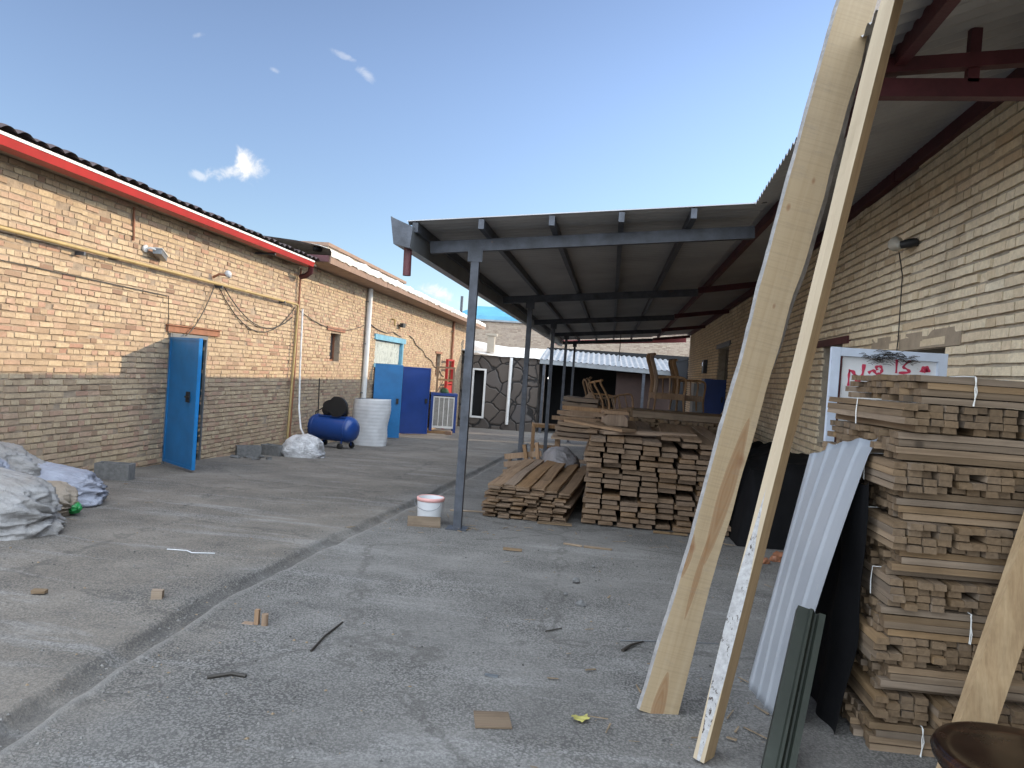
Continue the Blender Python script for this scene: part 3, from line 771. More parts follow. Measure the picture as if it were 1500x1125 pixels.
w_ = rbox(MB(), 7.95, 8.65, .92, 1.94, -.2, -.16).build('window', M_REDSTEEL, B7, True)
rbox(MB(), 17.0, 17.3, 1.2, 2.1, -.149, -.13).build('window_frame', M_WHITE, B7, True)
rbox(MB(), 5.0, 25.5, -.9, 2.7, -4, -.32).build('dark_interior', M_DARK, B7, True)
rbox(MB(), -.9, 26.4, 2.95, 3.1, -8, -.31).build('ceiling_slab', M_MORTAR, B7, True)

for (a, b, c, lab) in ((27.75, 31.9, 2.3, 'added low dark wall blocking sun past the cream building'), (32.7, 33.1, 2.3, 'added short dark wall stub blocking sun beside the open shed')):  # added dark walls; the gaps between them shape the sun in the yard
    q_ = MB(); q_.box(3.35, a, -1.5, 3.55, b, c); q_.box(3.33, a, c + .001, 3.57, b, c + .06); tag(q_.build('sun_block_wall', M_DARK), lab, 'wall')
# lean-to roof on red steel over the near end
LT = thing('lean_to_roof', 'corrugated lean-to roof on dark red steel over the stacked batten bundles', 'roof', (1.6, 3.5, 2.9))
cx = lambda y: .0227 * (y - 7.05)
cz = lambda x, y: 2.715 + .098 * (x - cx(y) + 1.72)
cxe = lambda y: -1.74 + cx(y)
lex = lambda y: .82 + .065 * y if y < 6.6 else 1.249 + .03 * (y - 6.6)
def lz(x, y):
    e = lex(y); ze = 3.0 if y < 6.6 else cz(e, y) + .02
    return ze + (x - e) / (rx(y) - e) * (zwall(y) - ze)
corrugated('roof_sheet', LT, lex, lambda y: rx(y) + .35, -2.0, 27.3, lz, .115, .014, M_SHEETUNDER, 'y', 4)
for (f, w, h) in ((.2, .05, .09), (.965, .06, .10)):
    fx_ = lambda y: lex(y) + (rx(y) - lex(y)) * f
    for a, b in ((-1.9, 6.6), (6.61, 12), (12.01, 27.2)):
        mb = MB(); mb.beam((fx_(a), a, lz(fx_(a), a) - .018 - h / 2), (fx_(b), b, lz(fx_(b), b) - .018 - h / 2), w, h); mb.build('purlin', M_REDSTEEL, LT, True)
for y in (-.6, 3.72):
    xa, xb = lex(y) + .06, rx(y) - .035
    mb = MB(); mb.beam((xa, y, 2.985), (xb, y, 3.10), .06, .065); mb.build('rafter', M_REDSTEEL, LT, True)
    mb = MB(); mb.beam((xa, y + .02, 2.90), (xb, y + .02, 2.93), .06, .085); mb.build('tie_beam', M_REDSTEEL, LT, True)
    for f in (.45, .78):
        x = xa + (xb - xa) * f
        mb = MB(); mb.beam((x, y + .01, 2.94), (x, y + .01, 2.96 + .115 * f), .05, .04, (0, 1, 0)); mb.build('strut', M_REDSTEEL, LT, True)
        x2 = x + .02
        mb = MB(); mb.beam((x2, y + .055, 3.02 + .115 * f), (x2, y + .055, lz(x2, y) - .012), .05, .04, (0, 1, 0)); mb.build('strut', M_REDSTEEL, LT, True)

# ------------------------------------------------------------------ steel canopy over the timber
CP = thing('steel_canopy', 'dark blue steel canopy on slim posts over the timber stacks', 'canopy', (0, 14, gz(14)))
corrugated('roof_sheet', CP, cxe, lambda y: lex(y) + .10, 6.55, 27.3, cz, .13, .014, M_SHEETUNDER, 'y', 4)
for x0 in (-1.66, -1.07, -.45, .15, .76):
    a, b = 6.56, 27.2
    mb = MB(); h = .085; w = .05
    mb.beam((x0 + cx(a), a, cz(x0 + cx(a), a) - .012 - h / 2), (x0 + cx(b), b, cz(x0 + cx(b), b) - .012 - h / 2), w, h)
    mb.build('purlin', M_STEEL if x0 < 1.3 else M_REDSTEEL, CP, True)
PY = (7.05, 11.9, 16.75, 21.6, 26.6)
for y in PY:
    xa, xb = -1.63 + cx(y), lex(y) + .09
    off = .10 + .055
    mb = MB(); mb.beam((xa, y, cz(xa, y) - off), (xb, y, cz(xb, y) - off), .07, .11); mb.build('rafter', M_STEEL, CP, True)
    if y > 8:
        xc, xd = lex(y) + .1, rx(y) - .04
        mb = MB(); mb.beam((xc, y, lz(xc, y) - .15), (xd, y, lz(xd, y) - .15), .06, .09); mb.build('rafter', M_REDSTEEL, LT, True)
    px = -1.19 + cx(y); g0 = gz(y)
    mb = MB(); zt = cz(px, y) - off - .058
    mb.box(px - .038, y - .038, g0 + .012, px + .038, y + .038, zt); p_ = mb.build('post', M_STEEL, CP, True)
    mb = MB(); mb.box(px - .10, y - .09, g0 - .01, px + .10, y + .09, g0 + .012); mb.build('base_plate', M_STEEL, p_, True)
    mb = MB(); mb.box(px - .07, y - .045, zt - .10, px + .07, y - .0385, zt + .03); mb.build('head_plate', M_STEEL, p_, True)
    mb = MB(); mb.box(px - .041, y - .041, g0 + .85, px + .041, y + .041, g0 + .87); mb.build('weld_joint', M_STEEL, p_, True)
# box gutter along the outer edge, with a short spout at the near end
mb = MB()
def gut(y): 
    x = cxe(y); return [(x - .13, y, 2.74), (x - .09, y, 2.50), (x + .06, y, 2.47), (x + .075, y, 2.66), (x + .065, y, 2.66), (x + .05, y, 2.485), (x - .08, y, 2.512), (x - .118, y, 2.74)]
A_, B_ = gut(6.5), gut(27.3); n = len(A_)
mb.add(A_ + B_, [(i, (i + 1) % n, n + (i + 1) % n, n + i) for i in range(n)] + [tuple(range(n, 2 * n))]); mb.build('gutter', M_GALV, CP, True)
mb = MB(); mb.prism([A_[0], A_[1], A_[2], A_[3]], (0, -.004, 0)); mb.build('gutter_end', M_STEEL, CP, True)
x = cxe(6.62) - .0
mb = MB(); mb.tube([(x + .01, 6.62, 2.485), (x + .015, 6.62, 2.24)], .036, 12, caps=False); mb.build('spout', M_REDSTEEL, CP, True)
# red painted continuation beyond the last bay
mb = MB(); y = 27.36; mb.beam((-1.95 + cx(y), y, 2.60), (rx(y) - .1, y, 2.98), .05, .15); mb.build('end_fascia', simple('faded_red_paint', (.42, .11, .12), .5, var=.2, scale=3), CP, True)
mb = MB(); mb.tube([(.75, 24, 2.9), (.75, 24, 2.0)], .012, 6); mb.build('hanging_wire', M_CABLE, CP, True)
ORD = ['first', 'second', 'third', 'fourth', 'fifth', 'sixth', 'seventh', 'eighth', 'ninth', 'tenth', 'eleventh', 'twelfth', 'thirteenth', 'fourteenth', 'fifteenth', 'sixteenth', 'seventeenth', 'eighteenth']

# ------------------------------------------------------------------ sawn planks: the tall stack and the low pile beside it
def plank_mesh(L, w, t, n=8, warp=.006, seed=0):
    """one sawn plank along local X from its front end, slightly bowed, with waney irregular edges"""
    q = random.Random(seed); ph = q.random() * 6; mb = MB(); vs = []
    for i in range(n + 1):
        x = L * i / n; b = math.sin(ph + i * .8) * warp; e0 = q.uniform(-.006, .006); e1 = q.uniform(-.006, .006)
        r = q.uniform(0, .007)
        xo = q.uniform(-.006, .006) if i in (0, n) else 0
        vs += [(x + xo, -w / 2 + e0, b), (x - xo, w / 2 + e1, b + q.uniform(-.002, .002)), (x + xo * .5, w / 2 + e1 - r, b + t), (x, -w / 2 + e0 + r, b + t)]
    fs = [(3, 2, 1, 0), tuple(4 * n + k for k in (0, 1, 2, 3))]
    for i in range(n):
        a = 4 * i
        for k in range(4): fs.append((a + k, a + (k + 1) % 4, a + 4 + (k + 1) % 4, a + 4 + k))
    return mb.add(vs, fs)
TALL = [plank_mesh(3.0, .165 + .012 * (i % 3), .040 + .003 * (i % 2), 6, .004, 40 + i) for i in range(7)]
protos = []
for p in TALL:
    o = p.build('stacked_plank', W_PLANK, loc=(0, -500, 0)); protos.append(o)
ROWN = 17; q = random.Random(4); used = set()
for r in range(ROWN):
    off = q.uniform(-.035, .035); z = gz(8.1) + .01 + r * .0555
    for c_ in range(8):
        k = q.randrange(7); x = -.03 + .09 + c_ * .197 + off + q.uniform(-.014, .014)
        if r == ROWN - 1 and c_ in (4,): continue
        if q.random() < .03 and c_ not in (0, 6): continue
        o = protos[k] if k not in used else protos[k].copy()
        if k in used: COL.objects.link(o)
        used.add(k)
        o.location = (x, 8.09 + q.uniform(-.05, .04) + (.05 if q.random() < .1 else 0), z)
        o.rotation_euler = (q.uniform(-.02, .02), -.0135 + q.uniform(-.001, .001), R(90) - .022 + q.uniform(-.008, .008))
        tag(o, 'sawn plank, %s layer from the top and %s column from the low pile, tall stack' % (ORD[ROWN - 1 - r], ORD[c_]), 'plank', 'planks in the tall stack under the canopy')

protos = [plank_mesh(2.35, .125 + .015 * (i % 3), .020 + .004 * (i % 2), 8, .008, 90 + i).build('thin_plank', W_PLANK, loc=(0, -500, 0)) for i in range(7)]
used = set(); RN = 11
for r in range(RN):
    off = q.uniform(-.025, .025)
    for c_ in range(6):
        if r == RN - 1 and c_ in (4, 5): continue
        k = q.randrange(7)
        x = -.97 + c_ * .148 + off + q.uniform(-.012, .012) - .05 * (1 - r / RN)
        o = protos[k] if k not in used else protos[k].copy()
        if k in used: COL.objects.link(o)
        used.add(k)
        o.location = (x, 7.92 + q.uniform(-.06, .05) + c_ * .015, gz(7.9) + .012 + r * .033 - c_ * .004)
        o.rotation_euler = (q.uniform(-.03, .03), -.0135 + q.uniform(-.002, .002), R(90) - .075 + q.uniform(-.02, .02))
        tag(o, 'thin plank, %s layer from the top, %s column from the steel posts, low splayed pile' % (ORD[RN - 1 - r], ORD[c_]), 'plank', 'thin planks in the low splayed pile')
# loose boards lying across the top of the tall stack
zt_ = gz(8.1) + .01 + 17 * .0555 + .004
loose = [((.12, 8.35, zt_ + .012), .32, 1.1, 'loose board lying askew across the top of the tall stack'),
         ((.42, 8.25, zt_ + .05), 2.25, 1.05, 'wide loose board slanting back over the tall stack towards the slabs'),
         ((.86, 8.12, zt_ + .004), 1.50, 2.2, 'broad pale board along the top of the tall stack'),
         ((1.09, 8.14, zt_ + .004), 1.53, 2.1, 'second broad pale board on the tall stack, nearer the brick wall'),
         ((.02, 8.3, zt_ + .004), 1.5, 1.9, 'narrow board along the outer edge of the tall stack top')]
for i, (p, a, L, lab) in enumerate(loose):
    o = plank_mesh(L, .2 if i != 4 else .12, .03, 6, .004, 140 + i).build('loose_board', W_PLANK, loc=p)
    o.rotation_euler = (0, -.012, a); tag(o, lab, 'board')

# ------------------------------------------------------------------ bundles of battens, stacked crosswise
def stick_mesh(L, w, t, seed):
    q = random.Random(seed); mb = MB(); vs = []; n = 3
    for i in range(n + 1):
        x = -L / 2 + L * i / n; b = q.uniform(-.0015, .0015); c = q.uniform(-.0015, .0015)
        xo = q.uniform(-.004, .004) if i in (0, n) else 0
        vs += [(x + xo, -w / 2 + b, c), (x + xo * .5, w / 2 + b, c), (x + xo, w / 2 + b - q.uniform(0, .004), t + c), (x + xo, -w / 2 + b + q.uniform(0, .004), t + c)]
    fs = [(3, 2, 1, 0), tuple(4 * n + k for k in (0, 1, 2, 3))]
    for i in range(n):
        a = 4 * i
        for k in range(4): fs.append((a + k, a + (k + 1) % 4, a + 4 + (k + 1) % 4, a + 4 + k))
    return mb.add(vs, fs)
def me_of(mb, name, m_):
    o = mb.build(name, m_, loc=(0, 0, 0)); me = o.data; bpy.data.objects.remove(o); return me
STICKS = [me_of(stick_mesh(.96 + .02 * (i % 3), .049 + .003 * (i % 2), .0258, 200 + i), 'batten', W_STICK) for i in range(6)]
def make_bundle(seed, ties, nr=4, nc=4):
    q = random.Random(seed)
    t = thing('batten_bundle', 'tied bundle of sawn battens', 'batten bundle', (0, -500, 0))
    for r in range(nr):
        for c_ in range(nc):
            if q.random() < .04: continue
            o = bpy.data.objects.new('batten', STICKS[q.randrange(6)]); COL.objects.link(o); o.parent = t
            o.location = (q.uniform(-.022, .022), (c_ - (nc - 1) / 2) * .0545 + q.uniform(-.0025, .0025), r * .0292 + q.uniform(0, .0012))
            o.rotation_euler = (q.uniform(-.03, .03) + (math.pi if q.random() < .3 else 0) * 0, q.uniform(-.003, .003), q.uniform(-.006, .006))
    w = nc * .0545 / 2 + .004; h = nr * .0292
    for i, xx in enumerate(ties):
        lean = q.uniform(-.01, .01)
        m_ = MB(); m_.tube([(xx, -w, .0), (xx + lean, -w - .003, h * .5), (xx, -w, h + .002), (xx, 0, h + .004), (xx, w, h + .002), (xx, w + .003, h * .5), (xx, w, 0)], .0026, 5)
        if q.random() < .8:
            a = q.uniform(-.03, .03)
            m_.tube([(xx, -w - .004, h * .62), (xx + a * .5, -w - .012, h * .85), (xx + a, -w - .01, h * 1.0)], .0024, 5)
            m_.tube([(xx, -w - .004, h * .62), (xx - a * .4, -w - .010, h * .35), (xx - a * .2, -w - .007, h * .0)], .0022, 5)
        m_.build('twine', M_TWINE, t)
    return t
BP = [make_bundle(300 + i, [(-.17, .25), (.02,), (-.25,), (-.05, .3), (.12,), (-.3, .1)][i]) for i in range(6)]
usedb = set(); NL = 13; q = random.Random(9)
def put_bundle(loc, rot, lab):
    k = q.randrange(6)
    if k not in usedb:
        t = BP[k]; t.location = loc; t.rotation_euler = rot; t['label'] = lab; usedb.add(k)
    else: t = dup(BP[k], loc, rot, lab)
    t['group'] = 'tied batten bundles stacked crosswise'
for r in range(NL):
    z = .004 + r * .1195; top = NL - 1 - r
    xl = 1.262 + q.uniform(-.02, .02) - (.02 if r < 4 else 0)
    if r == NL - 1: xl = 1.34
    if top % 2 == 0:     # lengthwise layer, long sides to the camera
        for c_ in range(4):
            jx = q.uniform(-.02, .02) 
            put_bundle((xl + .49 + jx, 3.31 + c_ * .232, z), (0, 0, q.uniform(-.012, .012)),
                'long-side batten bundle, %s layer from the top, %s row behind the stack face' % (ORD[top], ORD[c_]))
    else:
        for c_ in range(4):
            put_bundle((xl + .09 + c_ * .236 + q.uniform(-.008, .008), 3.68 + q.uniform(-.03, .02), z), (0, 0, R(90) + q.uniform(-.012, .012)),
                'end-on batten bundle, %s layer from the top, %s from the yard side' % (ORD[top], ORD[c_]))

# ------------------------------------------------------------------ the two tall boards leaning on the lean-to roof
def board_one():
    Lp = [(-.092, .01), (-.075, .504), (-.068, .753), (-.073, 1.322), (-.067, 1.555), (-.078, 1.89), (-.084, 2.348), (-.086, 2.684), (-.087, 2.959), (-.079, 3.45)]
    Rp = [(.092, -.01), (.077, .575), (.083, 1.103), (.085, 1.536), (.084, 1.905), (.094, 2.031), (.098, 2.37), (.087, 2.735), (.094, 2.951), (.079, 3.45)]
    def at(P, z):
        for (x0, z0), (x1, z1) in zip(P, P[1:]):
            if z <= z1: return x0 + (x1 - x0) * (z - z0) / (z1 - z0)
        return P[-1][0]
    N = 70; vs = []; fs = []; th = .042
    for i in range(N + 1):
        t = i / N; z = .0 + 3.45 * t
        l = at(Lp, max(z, .01)) + noise.noise(Vector((z * 5, 1, 0))) * .004; r = at(Rp, z) + noise.noise(Vector((z * 5, 7, 0))) * .005
        zz = z + (.012 * (noise.noise(Vector((l * 30, 3, 0)))) if i == 0 else 0)
        bow = .012 * math.sin(t * math.pi)
        ch = .004
        vs += [(l - .006 * abs(noise.noise(Vector((z * 9, 4, 2)))), th * .5 + bow, zz), (l + .008, bow, zz), (r - .004, bow, z - (.012 if i == 0 else 0)), (r + .006 + .034 * max(0, min(1, (z - 1.35) * 1.6)) * (.7 + .5 * noise.noise(Vector((z * 2.5, 3, 9)))), th + bow, z), (l + .012, th + bow, zz)]
    n = 5
    for i in range(N):
        for k in range(n):
            a = i * n + k; b_ = i * n + (k + 1) % n
            fs.append((a, b_, b_ + n, a + n))
    mi = []
    mb = MB()
    mb.add(vs, fs)
    mb.add(vs[:n], [(0, 1, 2, 3, 4)]); mb.add(vs[-n:], [(4, 3, 2, 1, 0)])
    for i in range(N):
        mb.m[i * n + 0] = 1; mb.m[i * n + 4] = 1
        if i > N * .38: mb.m[i * n + 2] = 1
    o = mb.build('wide_board', [M_BOARD, simple('grey_bark', (.25, .24, .235), .9, 0, .3, 22, .5, (.17, .14, .11), .38)], loc=(0, 0, 0))
    ax = Vector((.19975 * .9887, .19975 * .15, .97985)).normalized()
    nrm = Vector((-.15, .9887, 0)).normalized()
    ac = nrm.cross(ax) * -1
    ac = ax.cross(nrm) * -1 if ax.cross(nrm).x < 0 else ax.cross(nrm)
    nrm2 = ax.cross(ac)
    if nrm2.y < 0: nrm2 = -nrm2
    base = Vector((.298 + .0845 * .9887, 3.30 + .0845 * .15, .002))
    o.matrix_world = Matrix(((ac.x, nrm2.x, ax.x, base.x), (ac.y, nrm2.y, ax.y, base.y), (ac.z, nrm2.z, ax.z, base.z), (0, 0, 0, 1)))
    tag(o, 'wide pale planed board with a brown flame stain, leaning on the lean-to edge', 'board')
board_one()
def board_two():
    p0 = Vector((.522, 2.92, .0)); p1 = Vector((1.012, 2.96, 2.914)); ax = (p1 - p0).normalized()
    e = Vector((-.55, -.83, 0)); e = (e - ax * e.dot(ax)).normalized()     # bark edge faces this way
    f = ax.cross(e)
    if f.x < 0: f = -f
    N = 60; L = 3.3; vs = []; fs = []
    for i in range(N + 1):
        z = L * i / N
        w0 = .004 * noise.noise(Vector((z * 3, 2, 1)))
        wl = .046 + .010 * noise.noise(Vector((z * 1.6, 5, 3)))
        wr = .095 + .008 * noise.noise(Vector((z * 1.2, 8, 3)))
        # local frame: X along the broad face, Y across the edge, Z along the board; ridge at the origin
        vs += [(w0, .0, z), (wr, .0 + w0, z), (wr, wl, z), (w0 - .010 * math.sin(z * 3.1), wl, z), (w0 - .004 - .006 * noise.noise(Vector((z * 4, 1, 1))), wl * .5, z)]
    n = 5
    for i in range(N):
        for k in range(n):
            a = i * n + k; b_ = i * n + (k + 1) % n
            fs.append((a, b_, b_ + n, a + n))
    mb = MB().add(vs, fs); mb.add(vs[:n], [(0, 1, 2, 3, 4)]); mb.add(vs[-n:], [(4, 3, 2, 1, 0)])
    for i in range(N):
        mb.m[i * n + 3] = 1; mb.m[i * n + 4] = 1
    o = mb.build('waney_board', [W_FRESH, M_BARK], loc=(0, 0, 0))
    X = -e; Y = ax.cross(X)
    o.matrix_world = Matrix(((X.x, Y.x, ax.x, p0.x), (X.y, Y.y, ax.y, p0.y), (X.z, Y.z, ax.z, p0.z + .005), (0, 0, 0, 1)))
    tag(o, 'thick board seen on its flecked white bark edge, leaning beside the wide board', 'board')
board_two()

# ------------------------------------------------------------------ white ribbed sheet, green channel, leaning post, stool
def white_sheet():
    bl = Vector((.849, 3.746, .0)); br = Vector((.905, 3.312, .004)); tl = Vector((1.14, 4.02, 1.17)); tr = Vector((1.235, 3.42, 1.275))
    nrm = (br - bl).cross(tl - bl).normalized()
    if nrm.y > 0: nrm = -nrm
    U, V = 70, 30; vs = []; fs = []
    for j in range(V + 1):
        v = j / V
        for i in range(U + 1):
            u = i / U
            p = bl.lerp(br, u).lerp(tl.lerp(tr, u), v)
            ph = (u * 4.3 + .1) % 1.0
            rib = max(0, 1 - abs(ph - .5) * 7) ** .8 * .010
            bend = .03 * math.sin(v * math.pi) * math.sin(u * 2.6) + .05 * max(0, v - .93) * 10 * max(0, u - .6) * -1
            e = 0
            if j == V: e = .02 * noise.noise(Vector((u * 6, 2, 0))) - (.035 if u < .28 else 0)
            if j == 0: e = -.004
            vs.append(p + nrm * (rib + bend) + Vector((0, 0, e)))
    n = U + 1
    for j in range(V):
        for i in range(U): fs.append((j * n + i, j * n + i + 1, j * n + n + i + 1, j * n + n + i))
    mb = MB().add(vs, fs, 0, True)
    o = mb.build('roofing_sheet', M_SHEET)
    md = o.modifiers.new('thickness', 'SOLIDIFY'); md.thickness = .0015
    tag(o, 'white ribbed metal roofing sheet leaning against the batten bundles', 'metal sheet')
white_sheet()
def channel():
    b = Vector((.735, 2.80, .0)); t = Vector((.965, 3.30, .535)); 
    b = Vector((.775, 2.86, .0)); t = Vector((.985, 3.29, .53)); ax = (t - b); L = ax.length; ax.normalize()
    xx = Vector((.97, -.2, -.2)); xx = (xx - ax * xx.dot(ax)).normalized(); yy = ax.cross(xx)
    if yy.y < 0: yy = -yy
    P = [(-.055, .0), (-.012, 0), (-.006, -.012), (.004, -.012), (.010, 0), (.018, .02), (.026, .02), (.034, 0), (.058, 0), (.058, .05), (.055, .05), (.055, .004), (.036, .004), (.028, .024), (.016, .024), (.008, .004), (-.052, .004), (-.052, .05), (-.055, .05)]
    mb = MB(); A = [b + xx * x + yy * y for x, y in P]
    mb.prism(A, ax * L)
    o = mb.build('steel_channel', M_OLIVE); tag(o, 'dark green folded steel channel leaning in front of the white sheet', 'steel channel')
channel()
p_ = MB().beam((1.42, 2.93, .0), (1.86, 3.16, 1.30), .125, .05, (0, 1, 0)); o = p_.build('leaning_post', W_FRESH); tag(o, 'short pale squared post leaning over the dark stool', 'post')
ST = thing('stool', 'round dark lacquered stool with a moulded rim, below the leaning post', 'stool', (1.315, 2.28, 0))
mb = MB().lathe([(0, .44), (.17, .44), (.205, .437), (.225, .447), (.243, .443), (.252, .427), (.248, .410), (.232, .402), (.236, .392), (.226, .380), (.20, .375), (0, .375)], 48); mb.build('seat', M_STOOL, ST)
mb = MB().lathe([(.0, .374), (.19, .374), (.195, .34), (.175, .315), (.0, .315)], 40); mb.build('apron', M_STOOL, ST)
for i in range(4):
    a = R(45 + 90 * i); c_, s_ = math.cos(a), math.sin(a)
    mb = MB().tube([(c_ * .15, s_ * .15, .32), (c_ * .19, s_ * .19, .26), (c_ * .16, s_ * .16, .15), (c_ * .20, s_ * .20, .03), (c_ * .215, s_ * .215, 0)], [.026, .034, .022, .020, .026], 10); mb.build('leg', M_STOOL, ST)

# ------------------------------------------------------------------ hand-painted sign
SG = thing('sign_board', 'white framed sign with red hand-painted lettering behind the batten bundles', 'sign', (1.66, 4.62, 0))
sx0, sx1, sz0, sz1, sy_ = 1.375, 2.02, .62, 1.725, 4.60
mb = MB().box(sx0 + .03, sy_ + .008, sz0 + .03, sx1 - .03, sy_ + .016, sz1 - .03); panel = mb.build('panel', M_SIGN, SG, True)
mb = MB(); f = .05
mb.box(sx0, sy_ - .015, sz0, sx0 + f, sy_ + .02, sz1); mb.box(sx1 - f, sy_ - .015, sz0, sx1, sy_ + .02, sz1); mb.box(sx0 + f + .001, sy_ - .015, sz1 - f, sx1 - f - .001, sy_ + .02, sz1 - .001); mb.box(sx0 + f + .001, sy_ - .015, sz0, sx1 - f - .001, sy_ + .02, sz0 + f)
mb.build('frame', M_SIGNFRAME, SG, True)
mb = MB()
mb.box(sx0 + f + .001, sy_ + .001, sz0 + f, sx0 + f + .017, sy_ + .0075, sz1 - f - .001); mb.build('rust_strip', simple('dark_rust_strip', (.10, .025, .03), .8, var=.5, scale=20), SG, True)  # dark red strip just inside the frame edge
for x in (sx0 + .02, sx1 - .06):
    mb = MB().box(x, sy_ - .01, -.01, x + .04, sy_ + .016, sz0 - .001); mb.build('leg', M_SIGNFRAME, SG, True)
def stroke(pts, w, parent):
    """brush stroke on the sign face: a flat ribbon of even width"""
    pts = [Vector((x, 0, z)) for x, z in pts]
    sm = []
    for i in range(len(pts) - 1):
        p0 = pts[max(i - 1, 0)]; p1 = pts[i]; p2 = pts[i + 1]; p3 = pts[min(i + 2, len(pts) - 1)]
        for k in range(6):
            t = k / 6
            sm.append(.5 * ((2 * p1) + (-p0 + p2) * t + (2 * p0 - 5 * p1 + 4 * p2 - p3) * t * t + (-p0 + 3 * p1 - 3 * p2 + p3) * t ** 3))
    sm.append(pts[-1]); vs = []; fs = []
    for i, p in enumerate(sm):
        d = (sm[min(i + 1, len(sm) - 1)] - sm[max(i - 1, 0)]).normalized(); nn = Vector((-d.z, 0, d.x)) * w * .5 * (.75 + .25 * math.sin(i * .9 + 1))
        for s_, yy in ((1, sy_ + .0055), (-1, sy_ + .0055), (1, sy_ + .0078), (-1, sy_ + .0078)): vs.append((p.x + nn.x * s_, yy, p.z + nn.z * s_))
    for i in range(len(sm) - 1):
        a = 4 * i; fs += [(a, a + 1, a + 5, a + 4), (a, a + 4, a + 6, a + 2), (a + 1, a + 3, a + 7, a + 5)]
    fs += [(0, 2, 3, 1), (4 * len(sm) - 4, 4 * len(sm) - 3, 4 * len(sm) - 1, 4 * len(sm) - 2)]
    MB().add(vs, fs).build('lettering', M_SIGNRED, parent, True)
# sign coordinates: (pixel offset on the photo) scaled to metres on the board
def sg(px, py): return (1.391 + (px - 1222) * .0038, 1.697 - (py - 515) * .00412 + (px - 1222) * .00028)
zs = lambda P: [sg(1230 + x / 5.556, 530 + z / 5.556) for x, z in P]
stroke(zs([(97, 190), (95, 120), (97, 68)]), .015, panel)
stroke(zs([(90, 70), (122, 74), (150, 108), (182, 128), (206, 100), (213, 18)]), .022, panel)
stroke(zs([(142, 100), (158, 150), (208, 132)]), .022, panel)
stroke(zs([(252, 88), (290, 68), (322, 96), (352, 88), (362, 60), (345, 36), (314, 42), (324, 66)]), .019, panel)
stroke(zs([(478, -25), (480, 90)]), .017, panel)
stroke(zs([(592, -14), (536, 38), (566, 60), (588, 84), (500, 88)]), .017, panel)
stroke(zs([(684, 84), (692, 56), (716, 46), (736, 58), (740, 84)]), .024, panel)
stroke(zs([(700, 84), (716, 66), (728, 84)]), .022, panel)
mb = MB(); q = random.Random(3)
for i in range(130):
    x = q.gauss(1.66, .075); z = sz1 - .045 + q.gauss(0, .018); y = sy_ - .02 - q.random() * .02
    a = q.uniform(-.5, .5); L = q.uniform(.02, .06)
    mb.tube([(x, y, z), (x + L * .5, y - .006, z + a * L * .4 + .004), (x + L, y + .003, z + a * L)], .0014, 3, caps=False)
tag(mb.build('smudge_tangle', simple('dark_smudge', (.035, .028, .022), .9)), 'dark fibres standing in for a black smudge on the sign top rail', 'smudge')  # fibres added to stand in for a black smudge on the rail

# ------------------------------------------------------------------ goods along the brick wall with the red gutter
def lump(name, m_, c, size, seed, wr=.06, flat=.28, n=(150, 90), rot=0, drape=0.0, parent=None, fold=7):
    """a slack filled bag: a rounded form slumped on the ground with creases"""
    cxx, cyy, czz = c; a, b, h = size; vs = []; fs = []; U, V = n
    for j in range(V + 1):
        th = math.pi * j / V
        for i in range(U):
            ph = 2 * math.pi * i / U
            sx = math.copysign(abs(math.cos(ph)) ** .75, math.cos(ph)); sy2 = math.copysign(abs(math.sin(ph)) ** .75, math.sin(ph))
            st = math.sin(th) ** .8 if 0 < j < V else 0
            p = Vector((sx * st, sy2 * st, math.cos(th)))
            an = math.atan2(p.z, p.y); e_ = abs(p.x) ** 3
            w = fbm(p + Vector((seed, 0, 0)), 1.1, 2) * .16
            q1 = Vector((p.x * .9 + seed, p.y * fold * .32, p.z * fold * .32)); q1 += Vector((noise.noise(q1 * 1.1), noise.noise(q1 * 1.1 + Vector((9, 2, 4))), noise.noise(q1 * 1.1 + Vector((1, 8, 3))))) * .7
            c1 = (1 - abs(noise.noise(q1 * 1.2))) ** 6; c2 = (1 - abs(noise.noise(q1 * 2.7 + Vector((4, 4, 4))))) ** 7
            g_ = e_ * .05 * math.sin(an * 9 + 3 * noise.noise(Vector((p.x * 2, an, seed))))
            k = 1 + w + wr * (.42 * c1 ** .6 + .16 * c2 - .25) + g_ - .10 * e_
            x, y, z = p.x * a * k, p.y * b * k, p.z * h * k
            if z < -h * flat: z = -h * flat + (z + h * flat) * .05; x *= 1 + drape * .3; y *= 1 + drape * .3
            x0 = x * math.cos(rot) - y * math.sin(rot); y0 = x * math.sin(rot) + y * math.cos(rot)
            vs.append((cxx + x0, cyy + y0, czz + z + h * flat))
    for j in range(V):
        for i in range(U):
            i2 = (i + 1) % U
            fs.append((j * U + i, j * U + U + i, j * U + U + i2, j * U + i2))
    return MB().add(vs, fs, 0, True).build(name, m_, parent, parent is not None)
tag(lump('sack', M_SACK, (-4.60, 5.10, -.01), (.74, .46, .30), 3.0, .13, .45, rot=.25, fold=9), 'large dirty white woven sack lying nearest the camera, beside the green bottle', 'sack')
tag(lump('sack', M_SACK, (-5.62, 6.05, -.05), (.85, .55, .37), 9.0, .14, .55, rot=.2, fold=9), 'grey white plastic sack heaped highest against the brick wall', 'sack')
tag(lump('sack', M_SACK2, (-5.10, 6.42, -.07), (.66, .40, .25), 15.0, .15, .45, rot=.5, fold=10), 'bluish white sack sagging towards the cinder block', 'sack')
tag(lump('sack', M_SACK3, (-4.72, 5.85, -.05), (.46, .30, .20), 22.0, .12, .45, rot=.1, fold=9), 'beige sack squeezed between the white sacks', 'sack')
tag(lump('sack', M_SACK2, (-5.30, 5.50, .12), (.72, .40, .26), 31.0, .13, .5, rot=.15, fold=9), 'white sack slumped over the sacks beneath it', 'sack')
bt = thing('crushed_bottle', 'crushed green plastic bottle on the ground beside the sacks', 'bottle', (-4.36, 5.98, gz(6)))
